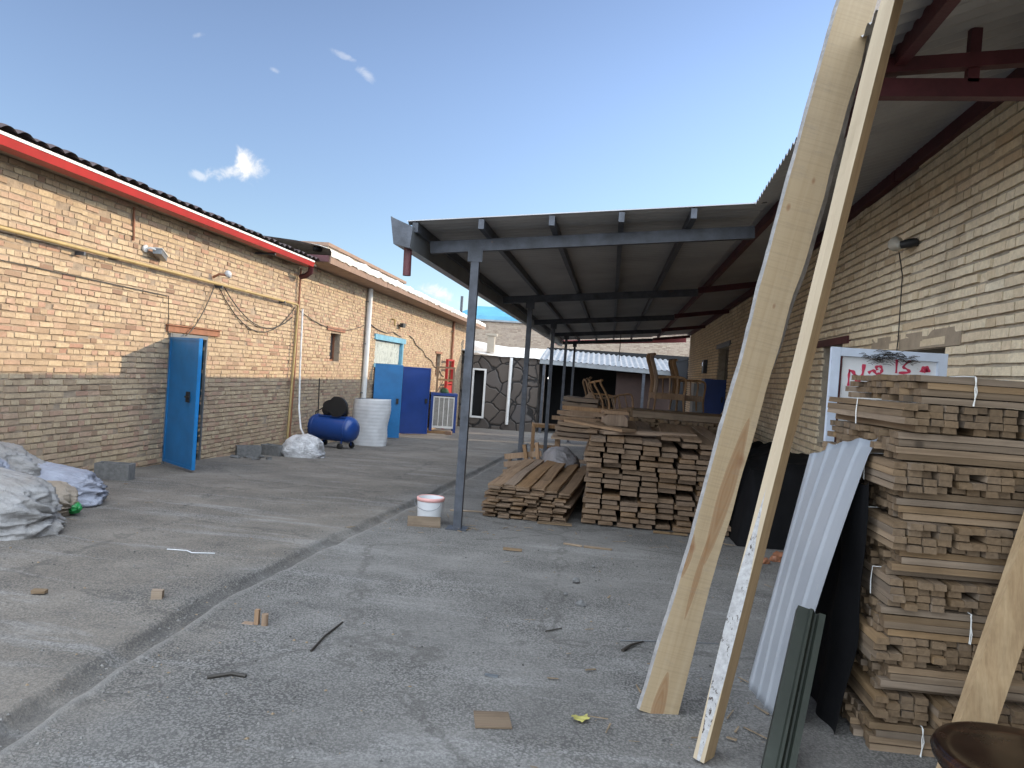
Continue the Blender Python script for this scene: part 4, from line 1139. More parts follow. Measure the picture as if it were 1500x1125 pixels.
mb = MB(); M_ = Matrix.Translation((0, 0, .062)) @ Matrix.Rotation(R(82), 4, 'Y') @ Matrix.Rotation(.5, 4, 'X')
prof = [(.0, -.11), (.045, -.108), (.058, -.08), (.045, -.05), (.06, -.02), (.046, .02), (.056, .05), (.04, .085), (.018, .11), (.016, .125)]
mb.lathe(prof, 12, 0, M_, False); mb.v = [tuple(Vector(v) + Vector((noise.noise(Vector(v) * 30), noise.noise(Vector(v) * 30 + Vector((5, 5, 5))), 0)) * .02) for v in mb.v]; mb.build('body', M_GREENPLASTIC, bt)
mb = MB().lathe([(0, .126), (.02, .126), (.02, .148), (0, .148)], 10, 0, M_); mb.build('cap', M_GREENPLASTIC, bt)
tag(MB().tube([(-4.5, 5.72, gz(5.7) + .012), (-4.38, 5.74, gz(5.7) + .014), (-4.28, 5.77, gz(5.8) + .010)], .009, 6).build('twig', M_BROWN), 'reddish stick lying just in front of the green bottle', 'stick')
def cinder(loc, rz, lab):
    t = MB(); w, d_, h, th = .39, .19, .19, .032
    t.box(-w / 2, -d_ / 2, 0, w / 2, -d_ / 2 + th, h, 0, .003); t.box(-w / 2, d_ / 2 - th, 0, w / 2, d_ / 2, h, 0, .003)
    for x in (-w / 2, -th / 2, w / 2 - th): t.box(x, -d_ / 2 + th - .002, .002, x + th, d_ / 2 - th + .002, h - .003, 0, .002)
    t.box(-w / 2 + .01, -d_ / 2 + .01, .001, w / 2 - .01, d_ / 2 - .01, .03)
    o = t.build('cinder_block', M_CINDER, loc=loc); o.rotation_euler = (0, 0, rz); return tag(o, lab, 'block', 'hollow cinder blocks along the brick wall')
cinder((-5.52, 8.28, gz(8.28) - .005), R(10), 'hollow grey cinder block between the sacks and the blue door')
cinder((-5.72, 12.15, gz(12.15) - .005), R(35), 'grey cinder block on the ground past the blue door')
cinder((-5.55, 12.75, gz(12.75) - .005), R(-15), 'cinder block half under the clear plastic film')
for i in range(5):
    x, y = -5.75 + .12 * i, 11.75 + .22 * (i % 3)
    o = MB().box(-.07, -.04, 0, .07, .04, .035, 0, .018).build('rubble_piece', M_CINDER, loc=(x, y, gz(y) - .004)); o.rotation_euler = (0, 0, i * 1.3)
    tag(o, '%s broken piece of block from the blue door, at the wall foot' % ORD[i], 'rubble', 'broken block pieces at the wall foot')
tag(lump('plastic_film', M_FILM, (-5.08, 13.0, gz(13) - .03), (.40, .34, .36), 41.0, .11, .2, rot=.3, drape=.9, fold=3), 'crumpled clear plastic film draped over something beside the compressor', 'plastic film')

CPR = thing('air_compressor', 'blue air compressor with a black motor and belt guard on top', 'compressor', (-5.42, 15.55, gz(15.6)), R(-14))
M_ = Matrix.Translation((0, 0, .42)) @ Matrix.Rotation(R(90), 4, 'Y')
mb = MB().lathe([(0, -.62), (.10, -.61), (.20, -.575), (.255, -.51), (.27, -.44), (.27, .36), (.255, .43), (.20, .495), (.10, .53), (0, .54)], 32, 0, M_); mb.build('tank', M_TANKBLUE, CPR)
for x in (-.435, .355):
    mb = MB().lathe([(.27, -.008), (.276, -.004), (.276, .008), (.27, .012)], 32, 0, Matrix.Translation((x, 0, .42)) @ Matrix.Rotation(R(90), 4, 'Y')); mb.build('weld_seam', M_TANKBLUE, CPR)
mb = MB().box(-.33, -.15, .665, .33, .15, .69); mb.build('motor_plate', M_TANKBLUE, CPR)
mb = MB().lathe([(0, -.17), (.09, -.17), (.105, -.15), (.105, .12), (.085, .15), (0, .15)], 20, 0, Matrix.Translation((-.15, -.02, .80)) @ Matrix.Rotation(R(90), 4, 'X')); mb.box(-.24, -.10, .69, -.06, .08, .72); mb.build('motor', M_BLACK, CPR)
mb = MB()
for i in range(7): mb.box(.10 - .01, -.07, .74 + i * .022, .27, .09, .75 + i * .022)
mb.box(.12, -.05, .69, .25, .07, .95); mb.tube([(.18, 0, .95), (.12, 0, 1.0), (-.02, 0, 1.0)], .022, 8); mb.build('pump_head', M_BLACK, CPR)
mb = MB(); P = []
for k_ in range(28):
    a = 2 * math.pi * k_ / 28; P.append((.12 + (.26 if math.cos(a) > 0 else .33) * math.cos(a), -.19, .895 + (.215 - .06 * (math.cos(a) < -.3)) * math.sin(a)))
mb.prism(P, (0, .055, 0)); mb.build('belt_guard', M_BLACK, CPR)
for x in (-.38, .3):
    for y in (-.2, .2):
        mb = MB().beam((x, y * .8, .23), (x, y, .07), .05, .012, (1, 0, 0)); mb.build('leg', M_TANKBLUE, CPR)
        mb = MB().lathe([(0, -.02), (.06, -.02), (.068, -.012), (.068, .012), (.06, .02), (0, .02)], 16, 0, Matrix.Translation((x, y + .03 * (1 if y > 0 else -1), .069)) @ Matrix.Rotation(R(90), 4, 'X')); mb.build('wheel', M_BLACK, CPR)
mb = MB().tube([(-.5, 0, .66), (-.5, 0, .74), (-.42, .02, .78), (-.2, .05, .95)], .014, 6); mb.build('air_pipe', M_BLACK, CPR)

FR = thing('foam_roll', 'upright roll of white ribbed foam between the compressor and navy doors', 'foam roll', (-5.18, 17.2, gz(17.2)), 0)
mb = MB(); vs = []; fs = []; U, V = 40, 46
for j in range(V + 1):
    z = 1.08 * j / V
    for i in range(U):
        a = 2 * math.pi * i / U
        r = .435 + .003 * math.sin(j * 2 * math.pi / 3.5) + .03 * noise.noise(Vector((math.cos(a) * 2, math.sin(a) * 2, z * 3))) - .03 * (z / 1.08) * 0
        vs.append((r * math.cos(a) + .05 * z, r * .8 * math.sin(a), z + .03 * math.cos(a + .4) * (j == V)))
for j in range(V):
    for i in range(U): fs.append((j * U + i, j * U + (i + 1) % U, j * U + U + (i + 1) % U, j * U + U + i))
fs.append(tuple(V * U + i for i in range(U))); mb.add(vs, fs, 0, True); mb.build('roll', M_FOAM, FR)
mb = MB(); sp = [(.05 + (.06 + .012 * t_) * math.cos(t_ * .55) * 1.0, (.05 + .0095 * t_) * math.sin(t_ * .55), 1.078 + .0) for t_ in range(0, 30)]; mb.tube(sp, .006, 5); mb.build('rolled_edge', M_GALV, FR)

CO = thing('evaporative_cooler', 'blue framed evaporative cooler with white louvred sides on the ground', 'cooler', (-5.43, 27.2, gz(27.2)), R(14))
w2, d2, h0, h1 = .43, .43, .14, 1.33
for (x, y) in ((-w2, -d2), (w2, -d2), (-w2, d2), (w2, d2)):
    mb = MB().box(x - .045, y - .045, 0, x + .045, y + .045, h1); mb.build('corner_post', M_NAVY, CO)
mb = MB().box(-w2 - .05, -d2 - .05, h1 + .001, w2 + .05, d2 + .05, h1 + .09); mb.build('top', M_NAVY, CO)
mb = MB().box(-w2 + .045, -d2 + .045, h0, w2 - .045, d2 - .045, h0 + .08); mb.build('pan', M_NAVY, CO)
for kf in range(2):
    fr_ = MB(); sl = MB()
    rot_ = Matrix.Rotation(R(90) * kf, 4, 'Z')
    fr_.box(-w2 + .046, -d2 - .02, h0 + .01, -w2 + .085, -d2 + .01, h1 - .03); fr_.box(w2 - .085, -d2 - .02, h0 + .01, w2 - .046, -d2 + .01, h1 - .03)
    fr_.box(-w2 + .086, -d2 - .02, h1 - .08, w2 - .086, -d2 + .01, h1 - .03); fr_.box(-w2 + .086, -d2 - .02, h0 + .01, w2 - .086, -d2 + .01, h0 + .09)
    for x in (-.17, 0, .17): fr_.box(x - .014, -d2 - .02, h0 + .091, x + .014, -d2 + .01, h1 - .081)
    fr_.xf(rot_); fp = fr_.build('louvre_frame', M_WHITE, CO)
    for i in range(22):
        z = h0 + .1 + i * .046
        sl.add([(-w2 + .087, -d2 - .012, z), (w2 - .087, -d2 - .012, z), (w2 - .087, -d2 + .02, z + .036), (-w2 + .087, -d2 + .02, z + .036)], [(0, 1, 2, 3)])
    sl.xf(rot_); sl.build('louvres', simple('louvre_grey', (.34, .33, .31), .6, var=.2), fp)
mb = MB().box(-w2 + .05, -d2 + .05, h0 + .09, w2 - .05, d2 - .05, h1 - .01); mb.build('pad', M_DARK, CO)
# bare wooden frame standing on the cooler, red rack behind it
WF = thing('wooden_frame', 'bare wooden stool frame standing on top of the evaporative cooler', 'wooden frame', (-5.42, 27.25, gz(27.2) + h1 + .092), R(10))
for (x, y) in ((-.30, -.25), (.30, -.25), (-.30, .25), (.30, .25)):
    mb = MB().box(x - .03, y - .03, 0, x + .03, y + .03, .95); mb.build('leg', W_CHAIR, WF)
for (z, nm) in ((.90, 'top_rail'), (.45, 'stretcher')):
    for y in (-.25, .25):
        mb = MB().box(-.269, y - .02, z, .269, y + .02, z + .06); mb.build(nm, W_CHAIR, WF)
    for x in (-.30, .30):
        mb = MB().box(x - .02, -.219, z, x + .02, .219, z + .06); mb.build(nm, W_CHAIR, WF)
mb = MB().beam((-.26, -.28, .05), (-.05, -.28, .5), .03, .03); mb.build('brace', W_CHAIR, WF)
tag(lump('green_bundle', simple('dark_green_scrap', (.03, .07, .03), .8), (-5.42, 27.2, gz(27.2) + h1 + .09), (.17, .12, .14), 50, .15, .3, (30, 20)), 'small dark green bundle under the wooden frame on the cooler', 'bundle')
RK = thing('red_rack', 'red steel rack with a red back panel against the brick wall', 'rack', (-5.75, 29.8, gz(29.8)))
for y in (29.2, 30.4):
    mb = MB().box(-5.83, y - .05, gz(y), -5.73, y + .05, 1.75); mb.build('upright', M_RED, RK, True)
for z in (.1, .75, 1.35, 1.68):
    mb = MB().box(-5.80, 29.251, z, -5.75, 30.349, z + .07); mb.build('rail', M_RED, RK, True)
mb = MB().box(-5.79, 29.26, -.65, -5.76, 30.34, .70); mb.build('panel', M_RED, RK, True)
o = MB().box(-.5, -.12, 0, .5, .12, .07, 0, .02).build('timber_offcut', W_CHAIR, loc=(-5.35, 25.2, gz(25.2))); o.rotation_euler = (0, 0, .4); tag(o, 'reddish timber offcut on the ground in front of the cooler', 'offcut')
o = MB().box(-.1, -.1, 0, .1, .1, .12, 0, .015).build('brick', M_FASCIA, loc=(-4.75, 25.0, gz(25.0))); tag(o, 'single pale brick on the ground in front of the cooler', 'brick')

# ------------------------------------------------------------------ pipes, lamps and cables on that wall
GP = thing('gas_pipe', 'yellow gas pipe running along the tan brick wall and down to the ground', 'pipe', (-5.9, 14.3, gz(14.3)))
mb = MB().tube([(-5.9, 2.2, 2.535), (-5.9, 9.2, 2.495), (-5.9, 14.22, 2.465), (-5.9, 14.3, 2.45), (-5.9, 14.32, 2.38), (-5.9, 14.2, gz(14.2))], .023, 10); mb.build('pipe', M_YPIPE, GP, True)
for y in (4.5, 8.0, 11.2, 13.6):
    mb = MB().box(-5.985, y, 2.43, -5.87, y + .03, 2.47); mb.build('bracket', M_STEEL, GP, True)
tag(MB().tube([(-5.93, 14.42, 3.2), (-5.93, 14.42, 1.1), (-5.93, 14.36, -.4)], .022, 8).build('riser_pipe', M_BROWN), 'thin brown riser pipe beside the end of the yellow gas pipe', 'pipe')
tag(MB().tube([(-5.88, 14.5, 2.4), (-5.86, 14.52, 1.2), (-5.82, 14.5, .4), (-5.6, 14.1, .05), (-5.3, 13.5, .0), (-5.12, 13.1, .02)], .02, 8).build('white_hose', M_HOSE), 'white hose hanging from the gas pipe down to the clear plastic film', 'hose')
def floodlight(y, z, lab, L=.5):
    t = thing('floodlight', lab, 'lamp', (WX + .03, y, z))
    MB().lathe([(0, 0), (.07, 0), (.07, .04), (0, .05)], 14, 0, Matrix.Translation((-.012, 0, 0)) @ Matrix.Rotation(R(90), 4, 'Y')).build('base', M_WHITE, t)
    MB().tube([(.03, 0, .0), (.10, .02, .02), (.16, .08, .0)], .022, 8).build('arm', M_WHITE, t)
    Mh = Matrix.Translation((.18, .10, -.02)) @ Matrix.Rotation(R(20), 4, 'Z') @ Matrix.Rotation(R(-8), 4, 'X')
    MB().box(-.075, 0, -.05, .075, L, .045).xf(Mh).build('housing', M_GALV, t)
    MB().box(-.09, -.03, .046, .09, L + .04, .058).xf(Mh).build('hood', M_WHITE, t)
    MB().box(-.06, L + .001, -.04, .06, L + .006, .035).xf(Mh).build('lens', M_GLASS, t); t.scale = (.72, .72, .72)
floodlight(9.3, 2.72, 'white floodlight above the yellow pipe, over the narrow blue door')
BL = thing('bulb_holder', 'bare bulb on a small bracket just above the end of the yellow pipe', 'lamp', (WX + .03, 11.1, 2.58))
MB().tube([(0, 0, 0), (.1, -.02, .05), (.2, .05, .05)], .02, 8).build('arm', M_BROWN, BL)
MB().lathe([(0, -.02), (.03, -.01), (.055, .05), (.05, .09), (.02, .12), (0, .12)], 12, 0, Matrix.Translation((.2, .12, .04)) @ Matrix.Rotation(R(60), 4, 'X')).build('bulb', M_FOAM, BL)
CM = thing('wall_camera', 'small camera on a bent bracket above the blue framed doorway', 'camera', (WX + .03, 21.4, 2.6))
MB().tube([(0, 0, .12), (.1, .0, .1), (.14, -.1, -.08)], .03, 8).build('bracket', M_YPIPE, CM)
MB().box(.06, .75, -.06, .16, 1.05, .06).build('body', M_BLACK, CM)
MB().tube([(0, .9, 0), (.06, .9, 0)], .02, 6).build('arm', M_BLACK, CM)
def cable(lab, pts, r=.009, m_=None):
    tag(MB().tube(pts, r, 5).build('wall_cable', m_ or M_CABLE), lab, 'cable', 'cables on the tan brick wall')
def sag(p, q_, d_, n=10):
    p, q_ = Vector(p), Vector(q_); return [tuple(p.lerp(q_, i / n) - Vector((0, 0, d_ * 4 * (i / n) * (1 - i / n)))) for i in range(n + 1)]
X_ = WX + .04
cable('black cable looping deepest below the yellow pipe beside the narrow blue door', sag((X_, 11.2, 2.5), (X_, 14.3, 2.4), .62))
cable('black cable sagging in the shallower loop below the yellow pipe', sag((X_ + .02, 11.35, 2.5), (X_, 14.2, 2.2), .42))
cable('cable slanting from the bulb holder down to the brown door lintel', sag((X_ + .01, 11.15, 2.5), (X_ + .06, 10.3, 1.63), .12))
cable('straight thin cable strung below the yellow pipe to the blue door', [(X_, 5.5, 2.22), (X_, 9.9, 2.16), (X_ + .012, 9.92, 1.62)], .007)
cable('cable drooping from the gas pipe end over the small window', sag((X_, 14.4, 2.4), (X_, 18.8, 2.35), .25))
cable('wavy cable across the bricks between the two downpipes', [(X_, 23.6 + .5 * i, 2.35 - .11 * i + .05 * math.sin(i * 2.1)) for i in range(13)], .014)
cable('short cable over the blue door head', [(X_, 19.2, 2.45), (X_, 20.0, 2.33), (X_, 21.0, 2.28), (X_, 21.6, 2.36), (X_, 22.6, 2.25)], .012)
cable('thin cable hanging straight below the small window', [(X_, 15.9, 1.0), (X_, 15.95, .3), (X_, 15.9, .02)], .012)

# lamp on the cream wall
RL = thing('wall_lamp', 'dusty bulb lamp with a dark socket and hanging wire on the cream wall', 'lamp', on_r(6.1, .03, 2.62))
MB().tube([(0, 0, .04), (-.05, .0, .03), (-.10, .04, .02)], [.032, .036, .03], 12).build('socket', M_BLACK, RL)
MB().lathe([(0, .0), (.028, .0), (.03, .03), (.055, .08), (.058, .11), (.04, .15), (0, .165)], 18, 0, Matrix.Translation((-.10, .05, .02)) @ Matrix.Rotation(R(-75), 4, 'X')).build('bulb', simple('dusty_bulb', (.40, .37, .31), .3), RL)
MB().tube([(-.09, .09, -.03), (-.03, .15, -.2), (-.005, .2, -.69), (-.005, .22, -.9)], .005, 5).build('wire', M_CABLE, RL)

# ------------------------------------------------------------------ timber and furniture under the canopy
# slabs stacked on a trestle
TR = thing('trestle', 'rough wooden trestle under the stack of curved slabs', 'trestle', (-.26, 12.6, gz(12.6)))
for (x, y) in ((-.27, -.3), (.27, -.3), (-.27, .3), (.27, .3)):
    MB().box(x - .03, y - .03, 0, x + .03, y + .03, .72).build('leg', W_CHAIR, TR)
MB().box(-.36, -.42, .721, .36, .42, .76).build('top', W_SLAB, TR)
MB().box(-.3, -.32, .35, .3, -.28, .41).build('rail', W_CHAIR, TR)
zz = gz(12.6) + .762; sl0 = None; q = random.Random(12)
for i in range(8):
    h = .082
    if sl0 is None:
        n_ = 14; P = []
        for j in range(n_ + 1):
            t_ = j / n_; P.append((-.32 + .62 * t_, 0, .012 + .022 * (2 * t_ - 1) ** 2 * (1 if t_ < .5 else .3)))
        P2 = [(x, 0, z + .055 - .012 * abs(2 * (x + .32) / .62 - 1) ** 3) for (x, _, z) in P][::-1]
        mb = MB().prism([(x, -.38, z) for x, _, z in P + P2], (0, .76, 0)); sl0 = mb.build('curved_slab', W_SLAB, loc=(0, 0, 0)); o = sl0
    else: o = sl0.copy(); COL.objects.link(o)
    o.location = (-.25 + .018 * i * .8 + q.uniform(-.02, .02), 12.6 + q.uniform(-.03, .03), zz); o.rotation_euler = (0, 0, q.uniform(-.06, .06)); o.scale = (1 - .012 * i, 1, 1.12); zz += h
    tag(o, 'curved wooden slab, %s from the top of the pile on the trestle' % ORD[7 - i], 'slab', 'curved slabs piled on the trestle')
o = MB().prism([(-.1, -.06, 0), (.1, -.06, 0), (.08, -.06, .06), (.0, -.06, .10), (-.05, -.06, .04)], (0, .12, 0)).build('offcut', W_CHAIR, loc=(-.05, 12.5, zz)); tag(o, 'wedge offcut lying on top of the curved slabs', 'offcut')

# broad low pile of long rails behind the tall stack
q = random.Random(14); rail = None; y0 = 11.45; NLR = 12
for r in range(NLR):
    z = gz(12.4) + .01 + r * .108
    for c_ in range(8):
        if r < NLR - 2 and c_ > 1: continue
        if rail is None: rail = plank_mesh(1.5, .145, .100, 5, .003, 400).build('long_rail', W_STICK, loc=(0, 0, 0)); o = rail
        else: o = rail.copy(); COL.objects.link(o)
        o.location = (.62 + q.uniform(-.05, .05), y0 + .08 + c_ * .152, z); o.rotation_euler = (0, 0, q.uniform(-.015, .015))
        tag(o, 'long rail, %s layer from the top, %s row back, pile behind the tall stack' % (ORD[NLR - 1 - r], ORD[c_]), 'rail', 'long rails piled behind the tall stack')
# short ends laid in front of the pile
q = random.Random(15); en = None
for r in range(3):
    for c_ in range(16):
        if en is None: en = stick_mesh(.42, .07, .04, 77).build('short_batten', W_STICK, loc=(0, 0, 0)); o = en
        else: o = en.copy(); COL.objects.link(o)
        o.location = (.66 + c_ * .082 + q.uniform(-.01, .01), 11.22 + q.uniform(-.03, .03), gz(11) + 1.02 + r * .043 + q.uniform(0, .006)); o.rotation_euler = (q.uniform(-.15, .15), 0, R(90) + q.uniform(-.12, .12))
        tag(o, 'short batten end, %s layer from the top, %s from the slabs, behind the tall stack' % (ORD[2 - r], ORD[c_]), 'batten', 'short batten ends behind the tall stack')
SB = thing('support_bench', 'low plank bench carrying the short batten ends', 'bench', (1.3, 11.2, gz(11.2)))
MB().box(-.75, -.2, .985, .72, .2, 1.012).build('top', W_CHAIR, SB)
for x in (-.6, .6): MB().box(x - .05, -.15, 0, x + .05, .15, .984).build('leg', W_CHAIR, SB)

def bent(pts, n=5):
    P = [Vector(p) for p in pts]; out = []
    for i in range(len(P) - 1):
        p0 = P[max(i - 1, 0)]; p1 = P[i]; p2 = P[i + 1]; p3 = P[min(i + 2, len(P) - 1)]
        for k_ in range(n):
            t_ = k_ / n; out.append(.5 * ((2 * p1) + (p2 - p0) * t_ + (2 * p0 - 5 * p1 + 4 * p2 - p3) * t_ * t_ + (3 * p1 - p0 - 3 * p2 + p3) * t_ ** 3))
    out.append(P[-1]); return out
def chair_arm(t, x, zf=0):
    """bowed arm with its uprights, in the plane x"""
    MB().tube(bent([(x, -.30, .0), (x, -.31, .22), (x, -.26, .30), (x, 0, .31), (x, .24, .30)]), .022, 7).build('arm', W_CHAIR, t)
    for y in (-.15, 0.02, .16): MB().tube([(x, y, 0), (x, y + .02, .30)], .015, 6).build('spindle', W_CHAIR, t)
zc = gz(12.4) + .01 + NLR * .108
def armchair(lab, loc, rz, back=True, nb=4):
    t = thing('chair_frame', lab, 'chair', loc, rz, 'unfinished chair frames on the timber piles')
    for (x, y) in ((-.27, -.28), (.27, -.28), (-.27, .28), (.27, .28)):
        MB().tube([(x * 1.05, y * 1.1, 0), (x, y, .26)], [.018, .026], 7).build('leg', W_CHAIR, t)
    MB().box(-.29, -.31, .20, .29, -.28, .30).build('front_rail', W_CHAIR, t); MB().box(-.29, .28, .20, .29, .31, .30).build('rear_rail', W_CHAIR, t)
    for x in (-.29, .262): MB().box(x, -.279, .20, x + .028, .279, .30).build('side_rail', W_CHAIR, t)
    s_ = thing
    for x in (-.29, .29):
        MB().tube(bent([(x, -.29, .30), (x, -.31, .50), (x, -.25, .58), (x, 0, .59), (x, .26, .57)]), .022, 7).build('arm', W_CHAIR, t)
        for y in (-.15, .01, .15): MB().tube([(x, y, .30), (x, y + .02, .58)], .014, 6).build('spindle', W_CHAIR, t)
    if back:
        for i in range(nb):
            x = -.27 + .54 * i / (nb - 1)
            MB().tube(bent([(x, .29, .28), (x, .27, .50), (x, .33, .72), (x, .40, .90), (x, .37, .98)]), [.024] * 20 + [.022], 7).build('back_slat', W_CHAIR, t)
        MB().tube([(-.29, .36, .96), (.29, .36, .96)], .024, 7).build('top_rail', W_CHAIR, t)
    return t
armchair('unfinished chair frame with curved back slats on the long rails, nearer the wall', (1.18, 12.30, zc), R(98), True, 4).scale = (.78, .78, .92)
armchair('unfinished armchair frame tipped forward beside the curved slabs', (.42, 12.30, gz(12.3) + 1.04), R(100), True, 3)
_t = [o for o in COL.objects if o.name.startswith('chair_frame') and o.parent is None][-1]; _t.rotation_euler = (R(-10), R(8), R(118)); _t.scale = (.74, .74, .74)
armchair('unfinished chair frame with arms, standing behind the one nearest the wall', (1.56, 12.72, zc), R(98), True, 4).scale = (.74, .74, .86)
armchair('unfinished chair frame turned on its side behind the tipped armchair frame', (.12, 12.95, gz(12.9) + 1.06), R(60), True, 3)
_t = [o for o in COL.objects if o.name.startswith('chair_frame') and o.parent is None][-1]; _t.scale = (.7, .7, .7); _t.rotation_euler = (R(4), R(-6), R(75))
BS = thing('seat_box', 'open wooden seat box under the tipped armchair frame', 'box', (.42, 12.3, gz(12.3)))
for (x, y) in ((-.3, -.3), (.3, -.3), (-.3, .3), (.3, .3)): MB().box(x - .035, y - .035, 0, x + .035, y + .035, 1.02).build('leg', W_CHAIR, BS)
MB().box(-.264, -.33, .74, .264, -.30, 1.0).build('front_panel', W_CHAIR, BS); MB().box(-.264, .30, .74, .264, .33, 1.0).build('rear_panel', W_CHAIR, BS)
for x in (-.33, .30): MB().box(x, -.264, .74, x + .03, .264, 1.0).build('side_panel', W_CHAIR, BS)
# half-round block and bench rails between slabs and tall stack
AR = thing('half_log', 'half-round turned block lying on the tall stack', 'block', (.30, 9.75, zt_ + .02), R(8))
MB().prism([(-.16, -.1, .0), (.16, -.1, 0), (.15, -.1, .10), (.10, -.1, .145), (-.10, -.1, .145), (-.15, -.1, .10)], (0, .2, 0)).build('block', W_CHAIR, AR)
MB().prism([(-.17, -.12, .147), (.17, -.12, .147), (.15, -.12, .19), (-.15, -.12, .19)], (0, .24, 0)).build('cap', W_CHAIR, AR)
for i in range(3):
    o = MB().box(-.45, -.03, 0, .45, .03, .05, 0, .004).build('bench_rail', W_CHAIR, loc=(-.06 + .05 * i, 9.9 + .34 * i, zt_ + .03 + .055 * i)); o.rotation_euler = (0, 0, .05 - .07 * i)
    tag(o, '%s slim bench rail from the camera, lying beside the half-round block' % ORD[i], 'rail', 'slim rails lying on the tall stack')
tag(lump('cloth_sack', M_GREYCLOTH, (-.40, 10.75, gz(10.7) + .0), (.30, .62, .45), 61, .12, .5, rot=.15, fold=7), 'grey cloth sack slumped between the tall stack and the steel post', 'sack')
def hanging_shade():
    """added black sheet standing in for the deep shade beside the batten bundles"""
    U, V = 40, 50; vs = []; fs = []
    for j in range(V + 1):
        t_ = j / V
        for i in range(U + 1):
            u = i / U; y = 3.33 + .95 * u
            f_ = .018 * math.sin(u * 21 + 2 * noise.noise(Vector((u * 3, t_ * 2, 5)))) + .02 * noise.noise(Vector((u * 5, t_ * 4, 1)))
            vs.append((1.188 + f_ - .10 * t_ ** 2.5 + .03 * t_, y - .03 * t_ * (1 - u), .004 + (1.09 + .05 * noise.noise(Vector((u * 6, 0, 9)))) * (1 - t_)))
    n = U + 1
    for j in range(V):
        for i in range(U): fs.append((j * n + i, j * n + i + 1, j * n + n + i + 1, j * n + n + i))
    tag(MB().add(vs, fs, 0, True).build('shade_sheet', M_TARP, loc=(0, 0, 0)), 'added black sheet standing in for deep shade behind the white sheet', 'shade sheet')
hanging_shade()
SF = thing('bare_stool', 'small bare wooden stool frame standing by the steel post, near the slabs', 'stool', (-1.0, 17.0, gz(17)), R(8))
for (x, y) in ((-.28, -.22), (.28, -.22), (-.28, .22), (.28, .22)): MB().box(x - .025, y - .025, 0, x + .025, y + .025, .82).build('leg', W_CHAIR, SF)
for (a, b) in (((-.254, -.22), (.254, -.22)), ((-.254, .22), (.254, .22)), ((-.28, -.194), (-.28, .194)), ((.28, -.194), (.28, .194))):
    MB().beam((a[0], a[1], .78), (b[0], b[1], .78), .04, .07).build('rail', W_CHAIR, SF); MB().beam((a[0], a[1], .30), (b[0], b[1], .30), .03, .04).build('stretcher', W_CHAIR, SF)
CR = thing('broken_crate', 'broken slatted crate leaning against the grey cloth sack', 'crate', (-.93, 11.1, gz(11.1)), R(-14))
for i in range(4): MB().beam((-.26, -.2 + .01 * i, .10 + i * .115), (.30, -.22 + .02 * i, .20 + i * .115), .02, .08, (0, 0, 1)).build('slat', W_CHAIR, CR)
MB().beam((.20, -.25, .0), (.06, -.25, .66), .05, .04, (0, 1, 0)).build('corner_post', W_CHAIR, CR); MB().beam((.33, -.17, .0), (.22, -.17, .70), .05, .04, (0, 1, 0)).build('corner_post', W_CHAIR, CR)
MB().beam((-.24, .0, .0), (-.24, 0, .44), .05, .04, (0, 1, 0)).build('corner_post', W_CHAIR, CR); MB().box(-.25, -.15, .0, .30, .25, .09).build('base', W_CHAIR, CR)
CB = thing('metal_cabinet', 'dark navy metal cabinet with a grey side panel against the cream wall', 'cabinet', (2.45, 17.2, gz(17.2)), R(0))
MB().box(-.02, -.25, 0, .45, .25, 2.10).build('body', M_NAVY, CB); MB().box(.0, -.275, 1.22, .43, -.2505, 2.06).build('door', M_NAVY, CB); MB().box(-.24, -.22, 0, -.021, .22, 1.98).build('side_panel', M_GALV, CB)
MB().box(.36, -.30, 1.6, .39, -.2755, 1.72).build('handle', M_BLACK, CB)
EB = thing('meter_box', 'small dark meter box on the cream wall above the navy cabinet', 'meter box', on_r(20.6, .03, 1.75))
MB().box(-.1, -.15, 0, 0, .15, .36).build('case', M_STEEL, EB); MB().box(-.11, -.1, .2, -.1005, .1, .3).build('dial_window', M_GLASS, EB)
# black tarpaulin heaped along the foot of the cream wall
def tarp():
    vs = []; fs = []; U, V = 44, 60
    for j in range(V + 1):
        y = 7.55 + 4.6 * j / V
        for i in range(U + 1):
            t_ = i / U; x = rx(y) - .97 + .96 * t_ if True else 0
            prof = min(1, t_ / .16) ** .6 if t_ < .16 else 1.0
            e = min(1, j / 5, (V - j) / 3) ** .5
            z = gz(y) - .01 + (.78 + .12 * t_ + .09 * fbm((x * 2, y * 1.6, 3), 1, 4)) * prof * e
            vs.append((x + .04 * noise.noise(Vector((x * 3, y * 3, 7))), y, z))
    n = U + 1
    for j in range(V):
        for i in range(U): fs.append((j * n + i, j * n + i + 1, j * n + n + i + 1, j * n + n + i))
    tag(MB().add(vs, fs, 0, True).build('black_tarp', M_TARP, loc=(0, 0, 0)), 'black tarpaulin heaped along the foot of the cream wall', 'tarpaulin')
tarp()

# ------------------------------------------------------------------ odds and ends on the concrete
PB = thing('paint_pail', 'white plastic pail with a pinkish rim on a board beside the front post', 'pail', (-1.50, 7.22, gz(7.22)))
MB().lathe([(0, .012), (.115, .012), (.118, .04), (.128, .20), (.128, .255), (.121, .255), (.112, .05), (0, .045)], 28).build('body', M_FOAM, PB)
MB().lathe([(.1285, .225), (.136, .228), (.137, .256), (.127, .262), (.1215, .2555)], 28).build('rim', simple('pink_rim', (.62, .33, .31), .5), PB)
MB().tube([(.13 * math.cos(a), -.135 - .0 * a, .235 - .09 * math.sin(a)) for a in [math.pi * i / 10 for i in range(11)]], .003, 5).build('handle', M_GALV, PB)
o = MB().box(-.155, -.012, 0, .155, .012, .10, 0, .004).build('board_offcut', W_STICK, loc=(-1.50, 6.98, gz(7) + .0)); o.rotation_euler = (R(-8), 0, R(12)); tag(o, 'pale board offcut standing on edge against the white pail', 'offcut')
